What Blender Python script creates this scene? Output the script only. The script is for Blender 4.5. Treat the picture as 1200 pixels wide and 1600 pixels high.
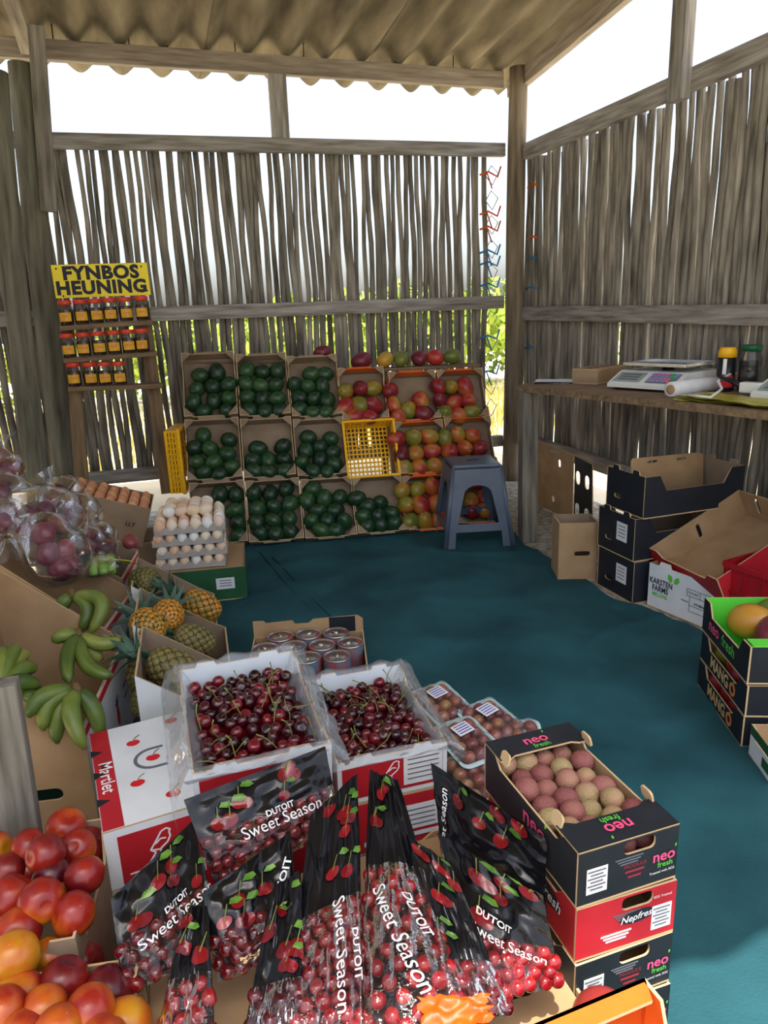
import bpy, bmesh, math, random
from mathutils import Vector, Matrix, Euler, noise
from mathutils.geometry import tessellate_polygon
random.seed(7)
for _o in list(bpy.data.objects): bpy.data.objects.remove(_o, do_unlink=True)
scene = bpy.context.scene
COL = scene.collection
PI = math.pi

# ------------------------------------------------------------------ camera, sky, sun, exposure
CAM = Vector((0, 0, 1.30))
cam_d = bpy.data.cameras.new('camera'); cam = bpy.data.objects.new('camera', cam_d); COL.objects.link(cam)
cam_d.sensor_fit = 'HORIZONTAL'; cam_d.sensor_width = 36; cam_d.lens = 36*1130/1200; cam_d.clip_start = .02; cam_d.clip_end = 400
_r, _u, _f = Vector((0.946835,-0.319776,-0.035311)), Vector((0.117799,0.242459,0.962983)), Vector((0.299377,0.915946,-0.267238))
cam.matrix_world = Matrix(((_r.x, _u.x, -_f.x, CAM.x), (_r.y, _u.y, -_f.y, CAM.y), (_r.z, _u.z, -_f.z, CAM.z), (0, 0, 0, 1)))
scene.camera = cam

SUN_EL, SUN_AZ = math.radians(72), math.radians(200)      # azimuth from +Y, clockwise: high, a little behind the camera
world = bpy.data.worlds.new('sky'); scene.world = world; world.use_nodes = True
_n = world.node_tree.nodes; _bg = _n['Background']
_sky = _n.new('ShaderNodeTexSky'); _sky.sky_type = 'NISHITA'; _sky.sun_disc = False
_sky.sun_elevation = SUN_EL; _sky.sun_rotation = SUN_AZ; _sky.air_density = 1.0; _sky.dust_density = 4.0; _sky.ozone_density = 1.0
_hs = _n.new('ShaderNodeHueSaturation'); _hs.inputs['Saturation'].default_value = .62; _hs.inputs['Value'].default_value = 1.25      # hazy, washed-out summer sky
world.node_tree.links.new(_sky.outputs[0], _hs.inputs['Color']); world.node_tree.links.new(_hs.outputs[0], _bg.inputs[0]); _bg.inputs[1].default_value = .32
sun_d = bpy.data.lights.new('sun', 'SUN'); sun_d.energy = 8.0; sun_d.angle = .009; sun_d.color = (1, .95, .86)
sun = bpy.data.objects.new('sun', sun_d); COL.objects.link(sun)
_sd = Vector((math.sin(SUN_AZ)*math.cos(SUN_EL), math.cos(SUN_AZ)*math.cos(SUN_EL), math.sin(SUN_EL)))
sun.rotation_euler = _sd.to_track_quat('Z', 'Y').to_euler(); sun.location = (0, -3, 8)
vs = scene.view_settings
vs.view_transform = 'Standard'; vs.look = 'None'; vs.gamma = 1; vs.use_curve_mapping = False
vs.exposure = 0.08

# ------------------------------------------------------------------ materials
def lin(c):
    return tuple((x/255/12.92 if x/255 <= .04045 else ((x/255+.055)/1.055)**2.4) for x in c[:3]) + (1,)
MATS = {}
def _base(name):
    m = bpy.data.materials.new(name); m.use_nodes = True
    nt = m.node_tree; return m, nt, nt.nodes['Principled BSDF']
def mat(name, col, col2=None, scale=8, rough=.6, bump=0, bscale=None, stretch=(1, 1, 1), rand=0, spec=.4, lo=.35, hi=.65,
        metal=0, alpha=1, trans=0, coat=0, sss=0, bdist=.004):
    m, nt, b = _base(name); N, L = nt.nodes, nt.links
    b.inputs['Roughness'].default_value = rough; b.inputs['Metallic'].default_value = metal
    b.inputs['Specular IOR Level'].default_value = spec; b.inputs['Alpha'].default_value = alpha
    b.inputs['Transmission Weight'].default_value = trans; b.inputs['Coat Weight'].default_value = coat
    b.inputs['Base Color'].default_value = lin(col)
    tc = N.new('ShaderNodeTexCoord'); mp = N.new('ShaderNodeMapping'); mp.inputs['Scale'].default_value = stretch
    L.new(tc.outputs['Object'], mp.inputs[0])
    oi = N.new('ShaderNodeObjectInfo'); ad = N.new('ShaderNodeMath'); ad.operation = 'MULTIPLY'; ad.inputs[1].default_value = 37
    L.new(oi.outputs['Random'], ad.inputs[0])
    def nz(sc, det=4):
        t = N.new('ShaderNodeTexNoise'); t.noise_dimensions = '4D'; t.inputs['Scale'].default_value = sc; t.inputs['Detail'].default_value = det
        L.new(mp.outputs[0], t.inputs['Vector']); L.new(ad.outputs[0], t.inputs['W']); return t
    out = None
    if col2:
        t = nz(scale); rp = N.new('ShaderNodeValToRGB'); rp.color_ramp.elements[0].position = lo; rp.color_ramp.elements[1].position = hi
        rp.color_ramp.elements[0].color = lin(col); rp.color_ramp.elements[1].color = lin(col2)
        L.new(t.outputs[0], rp.inputs[0]); out = rp.outputs[0]
    if rand:
        hs = N.new('ShaderNodeHueSaturation'); mr = N.new('ShaderNodeMapRange')
        mr.inputs[3].default_value = 1-rand; mr.inputs[4].default_value = 1+rand
        L.new(oi.outputs['Random'], mr.inputs[0]); L.new(mr.outputs[0], hs.inputs['Value'])
        if out: L.new(out, hs.inputs['Color'])
        else: hs.inputs['Color'].default_value = lin(col)
        out = hs.outputs[0]
    if out: L.new(out, b.inputs['Base Color'])
    if bump:
        t = nz(bscale or scale*4); bp = N.new('ShaderNodeBump'); bp.inputs['Strength'].default_value = bump; bp.inputs['Distance'].default_value = bdist
        L.new(t.outputs[0], bp.inputs['Height']); L.new(bp.outputs[0], b.inputs['Normal'])
    MATS[name] = m; return m
def fruit(name, stops, scale, rough=.35, bump=0, bscale=60, spots=None, spec=.5, rmix=.5):
    """skin colour wanders over each fruit and from fruit to fruit"""
    m, nt, b = _base(name); N, L = nt.nodes, nt.links
    b.inputs['Roughness'].default_value = rough; b.inputs['Specular IOR Level'].default_value = spec
    tc = N.new('ShaderNodeTexCoord'); oi = N.new('ShaderNodeObjectInfo')
    w = N.new('ShaderNodeMath'); w.operation = 'MULTIPLY'; w.inputs[1].default_value = 53; L.new(oi.outputs['Random'], w.inputs[0])
    t = N.new('ShaderNodeTexNoise'); t.noise_dimensions = '4D'; t.inputs['Scale'].default_value = scale; t.inputs['Detail'].default_value = 3
    L.new(tc.outputs['Object'], t.inputs['Vector']); L.new(w.outputs[0], t.inputs['W'])
    f = N.new('ShaderNodeMath'); f.operation = 'MULTIPLY_ADD'; f.inputs[1].default_value = rmix; f.inputs[2].default_value = -rmix/2
    fr = N.new('ShaderNodeMath'); fr.operation = 'FRACT'; m7 = N.new('ShaderNodeMath'); m7.operation = 'MULTIPLY'; m7.inputs[1].default_value = 7.31
    L.new(oi.outputs['Random'], m7.inputs[0]); L.new(m7.outputs[0], fr.inputs[0]); L.new(fr.outputs[0], f.inputs[0])
    s = N.new('ShaderNodeMath'); s.operation = 'ADD'; L.new(t.outputs[0], s.inputs[0]); L.new(f.outputs[0], s.inputs[1])
    rp = N.new('ShaderNodeValToRGB'); e = rp.color_ramp.elements
    while len(e) < len(stops): e.new(.5)
    for k, (p, c) in enumerate(stops): e[k].position = p; e[k].color = lin(c)
    L.new(s.outputs[0], rp.inputs[0]); out = rp.outputs[0]
    if spots:
        v = N.new('ShaderNodeTexNoise'); v.inputs['Scale'].default_value = spots[0]; v.inputs['Detail'].default_value = 2
        L.new(tc.outputs['Object'], v.inputs['Vector'])
        r2 = N.new('ShaderNodeValToRGB'); r2.color_ramp.elements[0].position = spots[2]; r2.color_ramp.elements[1].position = spots[2]+.06
        L.new(v.outputs[0], r2.inputs[0]); mx = N.new('ShaderNodeMix'); mx.data_type = 'RGBA'
        L.new(r2.outputs[0], mx.inputs[0]); L.new(out, mx.inputs[6]); mx.inputs[7].default_value = lin(spots[1]); out = mx.outputs[2]
    L.new(out, b.inputs['Base Color'])
    if bump:
        t2 = N.new('ShaderNodeTexNoise'); t2.inputs['Scale'].default_value = bscale; L.new(tc.outputs['Object'], t2.inputs['Vector'])
        bp = N.new('ShaderNodeBump'); bp.inputs['Strength'].default_value = bump; bp.inputs['Distance'].default_value = .003
        L.new(t2.outputs[0], bp.inputs['Height']); L.new(bp.outputs[0], b.inputs['Normal'])
    MATS[name] = m; return m
def film(name, col, milk=.05, gloss=1.0, rough=.1, bscale=26, bump=.6):
    """thin clear plastic: mostly see-through, glossy towards grazing angles, a little milky"""
    m, nt, b = _base(name); N, L = nt.nodes, nt.links; N.remove(b); out = N['Material Output']
    tr = N.new('ShaderNodeBsdfTransparent'); gl = N.new('ShaderNodeBsdfGlossy'); gl.inputs['Roughness'].default_value = rough
    df = N.new('ShaderNodeBsdfDiffuse'); df.inputs[0].default_value = lin(col); fr = N.new('ShaderNodeFresnel'); fr.inputs[0].default_value = 1.5
    tc = N.new('ShaderNodeTexCoord'); tn = N.new('ShaderNodeTexNoise'); tn.inputs['Scale'].default_value = bscale; tn.inputs['Detail'].default_value = 3
    bp = N.new('ShaderNodeBump'); bp.inputs['Strength'].default_value = bump; bp.inputs['Distance'].default_value = .012
    L.new(tc.outputs['Object'], tn.inputs['Vector']); L.new(tn.outputs[0], bp.inputs['Height']); L.new(bp.outputs[0], gl.inputs['Normal']); L.new(bp.outputs[0], fr.inputs['Normal'])
    m1 = N.new('ShaderNodeMixShader'); m1.inputs[0].default_value = milk; L.new(tr.outputs[0], m1.inputs[1]); L.new(df.outputs[0], m1.inputs[2])
    ml = N.new('ShaderNodeMath'); ml.operation = 'MULTIPLY'; ml.inputs[1].default_value = gloss; L.new(fr.outputs[0], ml.inputs[0])
    m2 = N.new('ShaderNodeMixShader'); L.new(ml.outputs[0], m2.inputs[0]); L.new(m1.outputs[0], m2.inputs[1]); L.new(gl.outputs[0], m2.inputs[2])
    L.new(m2.outputs[0], out.inputs[0]); MATS[name] = m; return m

mat('timber', (178, 174, 168), (104, 97, 88), 9, .8, bump=.6, bscale=22, stretch=(.45, 5, 5), rand=.08, lo=.3, hi=.72)
mat('timber_grey', (140, 134, 122), (78, 73, 64), 9, .85, bump=.6, bscale=22, stretch=(.45, 5, 5), rand=.05, lo=.3, hi=.72)
mat('timber_brown', (140, 116, 88), (88, 70, 50), 9, .8, bump=.5, bscale=22, stretch=(.45, 5, 5), rand=.06, lo=.3, hi=.72)
mat('roof_timber', (174, 162, 148), (110, 100, 88), 9, .75, bump=.5, bscale=22, stretch=(.45, 5, 5), rand=.06, lo=.3, hi=.72)
mat('pole_wood', (138, 134, 116), (66, 63, 52), 9, .85, bump=.8, bscale=14, stretch=(3, 3, .3), rand=.06, lo=.28, hi=.72)
mat('reed', (172, 164, 150), (74, 69, 60), 11, .85, bump=.8, bscale=30, stretch=(3, 3, .35), rand=.25, lo=.28, hi=.72)
mat('asbestos', (156, 143, 118), (74, 66, 54), 3.5, .9, bump=.5, bscale=60, stretch=(2.5, .6, 1), lo=.3, hi=.75)
mat('nail', (70, 48, 36), None, rough=.7, metal=.6)
mat('mat_cloth', (38, 88, 96), (24, 66, 74), 3, .8, bump=.5, bscale=160, spec=.25)
mat('sand', (224, 212, 186), (196, 182, 152), 1.3, .95, bump=.6, bscale=7)
mat('gravel', (190, 182, 166), (128, 120, 106), 30, .95, bump=.8, bscale=60)
mat('leaf_green', (176, 196, 70), (120, 150, 44), 4, .6, rand=.25)
mat('straw', (206, 190, 110), (150, 150, 60), 6, .8, rand=.2)
mat('kraft', (176, 144, 106), (160, 128, 92), 10, .85, bump=.12, bscale=60, rand=.05)
mat('kraft_grey', (150, 130, 108), (134, 114, 92), 10, .85, bump=.12, bscale=60, rand=.06)
mat('kraft_edge', (196, 168, 126), None, rough=.9)
mat('black_card', (34, 38, 44), (27, 30, 35), 14, .5, bump=.05, bscale=50, spec=.35)
mat('navy_card', (26, 32, 42), (20, 26, 34), 14, .55, bump=.05)
mat('white_card', (226, 230, 232), (212, 217, 220), 9, .55)
mat('red_card', (186, 32, 44), (166, 26, 38), 9, .5)
mat('orange_card', (226, 106, 30), (206, 88, 22), 9, .55, rand=.05)
mat('green_card', (36, 92, 54), (28, 78, 44), 9, .6)
mat('lime_card', (96, 214, 66), None, rough=.5)
mat('paper', (226, 226, 226), (214, 214, 216), 20, .7)
mat('ink', (24, 26, 44), None, rough=.6)
mat('ink_grey', (96, 100, 108), None, rough=.7)
mat('ink_white', (236, 236, 236), None, rough=.6)
mat('ink_pink', (238, 84, 130), None, rough=.5)
mat('ink_green', (98, 196, 66), None, rough=.5)
mat('ink_red', (206, 28, 40), None, rough=.5)
mat('ink_darkred', (150, 40, 56), None, rough=.5)
mat('ink_blue', (34, 40, 150), None, rough=.5)
mat('ink_gold', (206, 176, 120), None, rough=.5)
mat('ink_orange', (214, 130, 70), None, rough=.5)
mat('sign_yellow', (240, 218, 28), (226, 200, 20), 5, .45)
mat('yellow_plastic', (246, 186, 8), None, rough=.4, spec=.5)
mat('red_plastic', (164, 22, 34), None, rough=.35, spec=.5)
mat('stool_plastic', (84, 96, 112), (70, 82, 98), 6, .38, spec=.5)
mat('white_plastic', (226, 228, 222), None, rough=.35)
mat('grey_plastic', (120, 124, 126), None, rough=.4)
mat('dark_plastic', (24, 25, 28), None, rough=.4)
mat('steel', (200, 202, 204), None, rough=.25, metal=1)
mat('tin_lid', (206, 206, 202), None, rough=.3, metal=1)
mat('tin_label', (60, 110, 130), (160, 60, 50), 30, .5)
mat('screen', (150, 162, 156), None, rough=.2)
mat('key_a', (232, 120, 150), None, rough=.5); mat('key_b', (70, 170, 120), None, rough=.5); mat('key_c', (150, 150, 200), None, rough=.5)
mat('honey', (70, 20, 6), None, rough=.08, spec=.6, coat=.5)
film('jar_glass', (225, 225, 215), .02, .8, .04, 5, .05)
mat('lid_red', (214, 62, 36), None, rough=.4)
mat('label_gold', (226, 176, 40), (206, 150, 30), 40, .5)
mat('gold', (240, 180, 20), None, rough=.35); mat('dark_green', (14, 84, 50), None, rough=.4)
mat('olive_jar', (52, 44, 34), (34, 30, 26), 40, .15)
mat('plastic_bag_yellow', (196, 184, 70), (150, 140, 40), 14, .35, bump=.5, bscale=30)
mat('egg_tray', (178, 172, 164), (160, 154, 148), 20, .95, bump=.4, bscale=90)
fruit('egg_pale', [(.2, (232, 206, 172)), (.5, (240, 222, 196)), (.62, (226, 180, 140)), (.8, (238, 236, 230))], 1.2, .5, rmix=.7)
fruit('egg_brown', [(.2, (206, 140, 96)), (.8, (222, 164, 120))], 1.2, .5, rmix=.5)
fruit('avocado_skin', [(.2, (18, 42, 26)), (.5, (32, 66, 36)), (.8, (54, 88, 42))], 9, .32, bump=.5, bscale=110, rmix=.35)
fruit('mango_skin', [(.12, (78, 98, 36)), (.36, (140, 126, 42)), (.48, (186, 104, 42)), (.6, (160, 40, 40)), (.85, (92, 26, 38))], 9, .33, rmix=.55)
fruit('mango_green', [(.2, (70, 92, 36)), (.6, (110, 120, 46)), (.9, (140, 120, 50))], 9, .33, rmix=.2)
fruit('mango_yellow', [(.25, (150, 146, 50)), (.5, (190, 150, 48)), (.8, (186, 90, 46))], 8, .33, rmix=.15)
fruit('mango_purple', [(.25, (92, 30, 44)), (.6, (120, 40, 54)), (.9, (160, 60, 50))], 8, .33, rmix=.15)
fruit('mango_red', [(.25, (150, 36, 40)), (.6, (176, 52, 44)), (.9, (190, 110, 50))], 8, .33, rmix=.15)
fruit('nectarine_skin', [(.2, (190, 132, 26)), (.36, (186, 86, 24)), (.48, (150, 34, 22)), (.75, (80, 10, 22))], 14, .3, bump=.08, bscale=220, rmix=.42, spots=(90, (226, 190, 120), .74))
fruit('cherry_skin', [(.2, (38, 4, 11)), (.5, (70, 8, 18)), (.8, (112, 16, 26))], 20, .12, rmix=.6, spec=.7)
fruit('litchi_skin', [(.2, (160, 140, 96)), (.42, (172, 134, 102)), (.6, (154, 98, 86)), (.85, (132, 72, 70))], 16, .6, bump=.9, bscale=330, rmix=.7)
fruit('onion_skin', [(.2, (84, 24, 46)), (.5, (112, 36, 52)), (.8, (150, 76, 70))], 12, .3, bump=.1, rmix=.5)
fruit('banana_skin', [(.2, (46, 74, 26)), (.45, (98, 116, 42)), (.75, (156, 154, 74))], 7, .42, rmix=.45)
fruit('pineapple_skin', [(.25, (140, 116, 40)), (.5, (222, 144, 34)), (.75, (176, 140, 56))], 40, .5, bump=.5, rmix=.35)
mat('post_brown', (152, 138, 116), (82, 70, 56), 9, .85, bump=.8, bscale=14, stretch=(3, 3, .3), lo=.28, hi=.72)
fruit('pineapple_green', [(.25, (84, 88, 44)), (.5, (128, 118, 58)), (.75, (110, 100, 66))], 40, .55, bump=.5, rmix=.3)
mat('pineapple_seam', (86, 70, 34), (64, 60, 34), 40, .7)
mat('pineapple_leaf', (84, 112, 92), (58, 84, 66), 18, .5, rand=.15)
mat('stem_green', (128, 136, 62), (92, 102, 44), 30, .5)
mat('stem_brown', (104, 82, 48), None, rough=.8)
mat('plum_veg', (150, 190, 70), (110, 156, 50), 9, .4)
film('clear_film', (232, 238, 246), .025, .55, .12, 18, .35); film('liner_film', (226, 236, 246), .17, .45, .13, 24, .6)
mat('tray_foam', (196, 222, 224), None, rough=.5)
mat('pouch_black', (20, 20, 24), (12, 12, 15), 12, .2, bump=.35, bscale=30, spec=.4, bdist=.005)
film('pouch_window', (200, 150, 150), .02, .8, .08, 34, .5)
mat('print_red', (140, 18, 28), (84, 8, 16), 30, .2, spec=.6); mat('print_leaf', (104, 146, 54), (58, 98, 34), 30, .25)
mat('orange_net', (226, 84, 4), (206, 66, 0), 40, .45)
mat('string_orange', (226, 96, 30), None, rough=.7); mat('string_blue', (50, 130, 190), None, rough=.7); mat('wire', (110, 108, 104), None, rough=.6, metal=.5)

# ------------------------------------------------------------------ mesh and object helpers
class MB:
    def __init__(s): s.v, s.f, s.m, s.sm = [], [], [], []
    def add(s, vs, fs, mi=0, smooth=False, M=None):
        o = len(s.v)
        s.v += [tuple(M @ Vector(p)) for p in vs] if M is not None else [tuple(p) for p in vs]
        for k, f in enumerate(fs):
            s.f.append([i+o for i in f]); s.m.append(mi[k] if isinstance(mi, (list, tuple)) else mi); s.sm.append(smooth)
        return s
    def box(s, c, d, mi=0, M=None):
        x, y, z = d[0]/2, d[1]/2, d[2]/2
        vs = [(c[0]+a*x, c[1]+b*y, c[2]+e*z) for a in (-1, 1) for b in (-1, 1) for e in (-1, 1)]
        return s.add(vs, [(0, 1, 3, 2), (4, 6, 7, 5), (0, 4, 5, 1), (2, 3, 7, 6), (0, 2, 6, 4), (1, 5, 7, 3)], mi, False, M)
    def rbox(s, c, d, r=.003, mi=0, M=None):
        bm = bmesh.new(); bmesh.ops.create_cube(bm, size=1)
        for v in bm.verts: v.co = Vector((v.co.x*d[0]+c[0], v.co.y*d[1]+c[1], v.co.z*d[2]+c[2]))
        bmesh.ops.bevel(bm, geom=bm.edges[:], offset=r, segments=2, profile=.5, affect='EDGES')
        bm.verts.index_update()
        s.add([v.co[:] for v in bm.verts], [[v.index for v in f.verts] for f in bm.faces], mi, False, M); bm.free(); return s
    def tube(s, pts, rad, n=8, mi=0, smooth=True, cap=True, M=None):
        pts = [Vector(p) for p in pts]; k = len(pts)
        rr = rad if isinstance(rad, (list, tuple)) else [rad]*k
        vs, fs = [], []; up = None
        for i, p in enumerate(pts):
            t = (pts[min(i+1, k-1)]-pts[max(i-1, 0)])
            t = t.normalized() if t.length > 1e-9 else Vector((0, 0, 1))
            if up is None: up = Vector((0, 0, 1)) if abs(t.z) < .9 else Vector((1, 0, 0))
            a = (up - t*up.dot(t)).normalized(); b = t.cross(a); up = a
            for j in range(n):
                q = 2*PI*j/n; vs.append(p + (a*math.cos(q)+b*math.sin(q))*rr[i])
        for i in range(k-1):
            for j in range(n): fs.append((i*n+j, i*n+(j+1) % n, (i+1)*n+(j+1) % n, (i+1)*n+j))
        if cap: fs.append(tuple(range(n))[::-1]); fs.append(tuple((k-1)*n+j for j in range(n)))
        return s.add(vs, fs, mi, smooth, M)
    def lathe(s, prof, n=16, mi=0, smooth=True, M=None):
        vs, fs = [], []
        for r, z in prof:
            for j in range(n): q = 2*PI*j/n; vs.append((r*math.cos(q), r*math.sin(q), z))
        k = len(prof)
        for i in range(k-1):
            for j in range(n): fs.append((i*n+j, i*n+(j+1) % n, (i+1)*n+(j+1) % n, (i+1)*n+j))
        if prof[0][0] > 1e-6: fs.append(tuple(range(n))[::-1])
        if prof[-1][0] > 1e-6: fs.append(tuple((k-1)*n+j for j in range(n)))
        return s.add(vs, fs, mi, smooth, M)
    def plate(s, outline, t, M=None, holes=(), mi=(0, 1, 2)):
        """flat polygon in xy, thickened from z=0 to z=t; materials: front (z=t), back, edges"""
        loops = [[Vector((x, y, 0)) for x, y in outline]] + [[Vector((x, y, 0)) for x, y in h] for h in holes]
        tri = tessellate_polygon(loops); flat = [p for l in loops for p in l]; n = len(flat)
        vs = [(p.x, p.y, t) for p in flat] + [(p.x, p.y, 0) for p in flat]
        fs, ms = [], []
        for a, b, c in tri:
            nz = (flat[b]-flat[a]).cross(flat[c]-flat[a]).z
            if nz < 0: a, c = c, a
            fs.append((a, b, c)); ms.append(mi[0]); fs.append((c+n, b+n, a+n)); ms.append(mi[1])
        o = 0
        for l in loops:
            k = len(l)
            for i in range(k): j = (i+1) % k; fs.append((o+j, o+i, o+i+n, o+j+n)); ms.append(mi[2])
            o += k
        return s.add(vs, fs, ms, False, M)
    def grid(s, fn, nu, nv, mi=0, smooth=True, M=None):
        vs = [fn(i/nu, j/nv) for j in range(nv+1) for i in range(nu+1)]
        fs = [(j*(nu+1)+i, j*(nu+1)+i+1, (j+1)*(nu+1)+i+1, (j+1)*(nu+1)+i) for j in range(nv) for i in range(nu)]
        return s.add(vs, fs, mi, smooth, M)
    def mesh(s, name, mats):
        me = bpy.data.meshes.new(name); me.from_pydata(s.v, [], s.f)
        for q in (mats if isinstance(mats, (list, tuple)) else [mats]): me.materials.append(MATS[q])
        me.polygons.foreach_set('material_index', s.m); me.polygons.foreach_set('use_smooth', s.sm); me.update(); return me
    def build(s, name, mats, parent=None, loc=(0, 0, 0), rot=(0, 0, 0)):
        return put(name, s.mesh(name, mats), parent, loc, rot)
def put(name, data, parent=None, loc=(0, 0, 0), rot=(0, 0, 0), scale=None, M=None):
    o = bpy.data.objects.new(name, data); COL.objects.link(o)
    if parent: o.parent = parent
    if M is not None: o.matrix_local = M
    else:
        o.location = loc; o.rotation_euler = rot
        if scale is not None: o.scale = scale if isinstance(scale, (list, tuple)) else (scale,)*3
    return o
def tag(o, label, cat, group=None):
    o['label'] = label; o['category'] = cat
    if group: o['group'] = group
    return o
def thing(name, label, cat, loc=(0, 0, 0), rot=(0, 0, 0), group=None, M=None):
    return tag(put(name, None, None, loc, rot, None, M), label, cat, group)
def struct(o): o['kind'] = 'structure'; return o
def frame(o, x, y, z): return Matrix(((x[0], y[0], z[0], o[0]), (x[1], y[1], z[1], o[1]), (x[2], y[2], z[2], o[2]), (0, 0, 0, 1)))
def TR(x, y, z): return Matrix.Translation((x, y, z))
def RZ(a): return Matrix.Rotation(math.radians(a), 4, 'Z')
def RX(a): return Matrix.Rotation(math.radians(a), 4, 'X')
def RY(a): return Matrix.Rotation(math.radians(a), 4, 'Y')
def side(s, w, d, t, z=0, out=0):
    """frame of a box wall: x along the wall, y up, z outwards; s in front/back/right/left; origin centred at the wall's foot"""
    e = out-t
    if s == 'front': return frame((0, -d/2-e, z), (1, 0, 0), (0, 0, 1), (0, -1, 0))
    if s == 'back': return frame((0, d/2+e, z), (-1, 0, 0), (0, 0, 1), (0, 1, 0))
    if s == 'right': return frame((w/2+e, 0, z), (0, 1, 0), (0, 0, 1), (1, 0, 0))
    return frame((-w/2-e, 0, z), (0, -1, 0), (0, 0, 1), (-1, 0, 0))
_tc = {}
def text_mesh(body, size, bold=0, shear=0, spacing=1.0, align='CENTER'):
    k = (body, size, bold, shear, spacing, align)
    if k not in _tc:
        c = bpy.data.curves.new('lettering', 'FONT'); c.body = body; c.size = size; c.offset = bold*size; c.shear = shear
        c.space_character = spacing; c.align_x = align; c.align_y = 'CENTER'; c.resolution_u = 3; c.extrude = 0
        ob = bpy.data.objects.new('tmp', c); COL.objects.link(ob)
        me = bpy.data.meshes.new_from_object(ob); bpy.data.objects.remove(ob); bpy.data.curves.remove(c); _tc[k] = me
    return _tc[k]
def text(body, size, parent, M, m, name='lettering', bold=0, shear=0, sx=1, spacing=1.0, align='CENTER', lift=.0006):
    me = text_mesh(body, size, bold, shear, spacing, align).copy(); me.materials.clear(); me.materials.append(MATS[m])
    return put(name, me, parent, M=M @ TR(0, 0, lift) @ Matrix.Diagonal((sx, 1, 1, 1)))
def patch(name, w, h, parent, M, m, lift=.0004, t=.0004):
    b = MB(); b.box((0, 0, t/2+lift), (w, h, t)); o = b.build(name, m, parent); o.matrix_local = M; return o
def rounded(w, h, r, cx=0, cy=0, n=4):
    out = []
    for qx, qy, a0 in ((w/2-r, h/2-r, 0), (-w/2+r, h/2-r, 90), (-w/2+r, -h/2+r, 180), (w/2-r, -h/2+r, 270)):
        for k in range(n+1): a = math.radians(a0+90*k/n); out.append((cx+qx+r*math.cos(a), cy+qy+r*math.sin(a)))
    return out
def copy_tree(o, parent=None):
    c = o.copy(); COL.objects.link(c); c.parent = parent
    for ch in o.children: copy_tree(ch, c)
    return c

# cardboard: every wall is a cut plate with its own outline
def wall_outline(L, h, style):
    if style == 'flat': return [(-L/2, 0), (L/2, 0), (L/2, h), (-L/2, h)]
    if style == 'dip':       # high corners, low middle (display tray)
        return [(-L/2, 0), (L/2, 0), (L/2, h), (L*.36, h), (L*.29, h*.62), (-L*.29, h*.62), (-L*.36, h), (-L/2, h)]
    if style == 'shallow':
        return [(-L/2, 0), (L/2, 0), (L/2, h), (L*.38, h), (L*.31, h*.8), (-L*.31, h*.8), (-L*.38, h), (-L/2, h)]
    if style == 'tabs':      # two stacking tabs
        q = h*1.1; return [(-L/2, 0), (L/2, 0), (L/2, h), (L*.36, h), (L*.34, q), (L*.2, q), (L*.18, h), (-L*.18, h), (-L*.2, q), (-L*.34, q), (-L*.36, h), (-L/2, h)]
    if style == 'notch':
        return [(-L/2, 0), (L/2, 0), (L/2, h), (L*.12, h), (L*.09, h*.88), (-L*.09, h*.88), (-L*.12, h), (-L/2, h)]
def carton(name, label, cat, M, size, outer, inner='kraft', styles=('flat',)*4, t=.004, group=None, holes=None, base=True, edge='kraft_edge', lid=False):
    """open (or lidded) box standing on its frame's origin; walls front, back, right, left"""
    w, d, h = size; r = thing(name, label, cat, M=M, group=group)
    mats = [outer, inner, edge]
    if base:
        b = MB(); b.plate([(-w/2, -d/2), (w/2, -d/2), (w/2, d/2), (-w/2, d/2)], t, mi=(1, 0, 2)); b.build('base', mats, r)
    for s, st in zip(('front', 'back', 'right', 'left'), styles):
        L = w if s in ('front', 'back') else d-2*t
        b = MB(); b.plate(wall_outline(L, h-t, st), t, side(s, w, d, t, t), holes=(holes or {}).get(s, ()))
        b.build('end_panel' if s in ('front', 'back') else 'side_panel', mats, r)
    if lid:
        b = MB(); b.plate([(-w/2, -d/2), (w/2, -d/2), (w/2, d/2), (-w/2, d/2)], t, TR(0, 0, h)); b.build('lid', mats, r)
    return r

# ================================================================== the setting
def beam(name, p0, p1, w, h, m, parent=None, up=(0, 0, 1)):
    """sawn timber from p0 to p1, w wide sideways, h deep along 'up'"""
    p0, p1 = Vector(p0), Vector(p1); x = (p1-p0).normalized(); z = Vector(up); z = (z-x*z.dot(x)).normalized(); y = z.cross(x)
    b = MB(); b.rbox(((p1-p0).length/2, 0, 0), ((p1-p0).length, w, h), .003)
    return put(name, b.mesh(name, m), parent, M=frame(p0, x, y, z))

b = MB(); b.grid(lambda u, v: (-40+80*u, -30+90*v, -.012), 4, 4); struct(b.build('ground', 'sand'))
b = MB(); b.grid(lambda u, v: (-1.1+3.95*u, -.9+6.1*v, .008*noise.noise((u*14, v*20, 3)) - .002), 60, 80)
struct(b.build('floor', 'gravel'))
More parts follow.
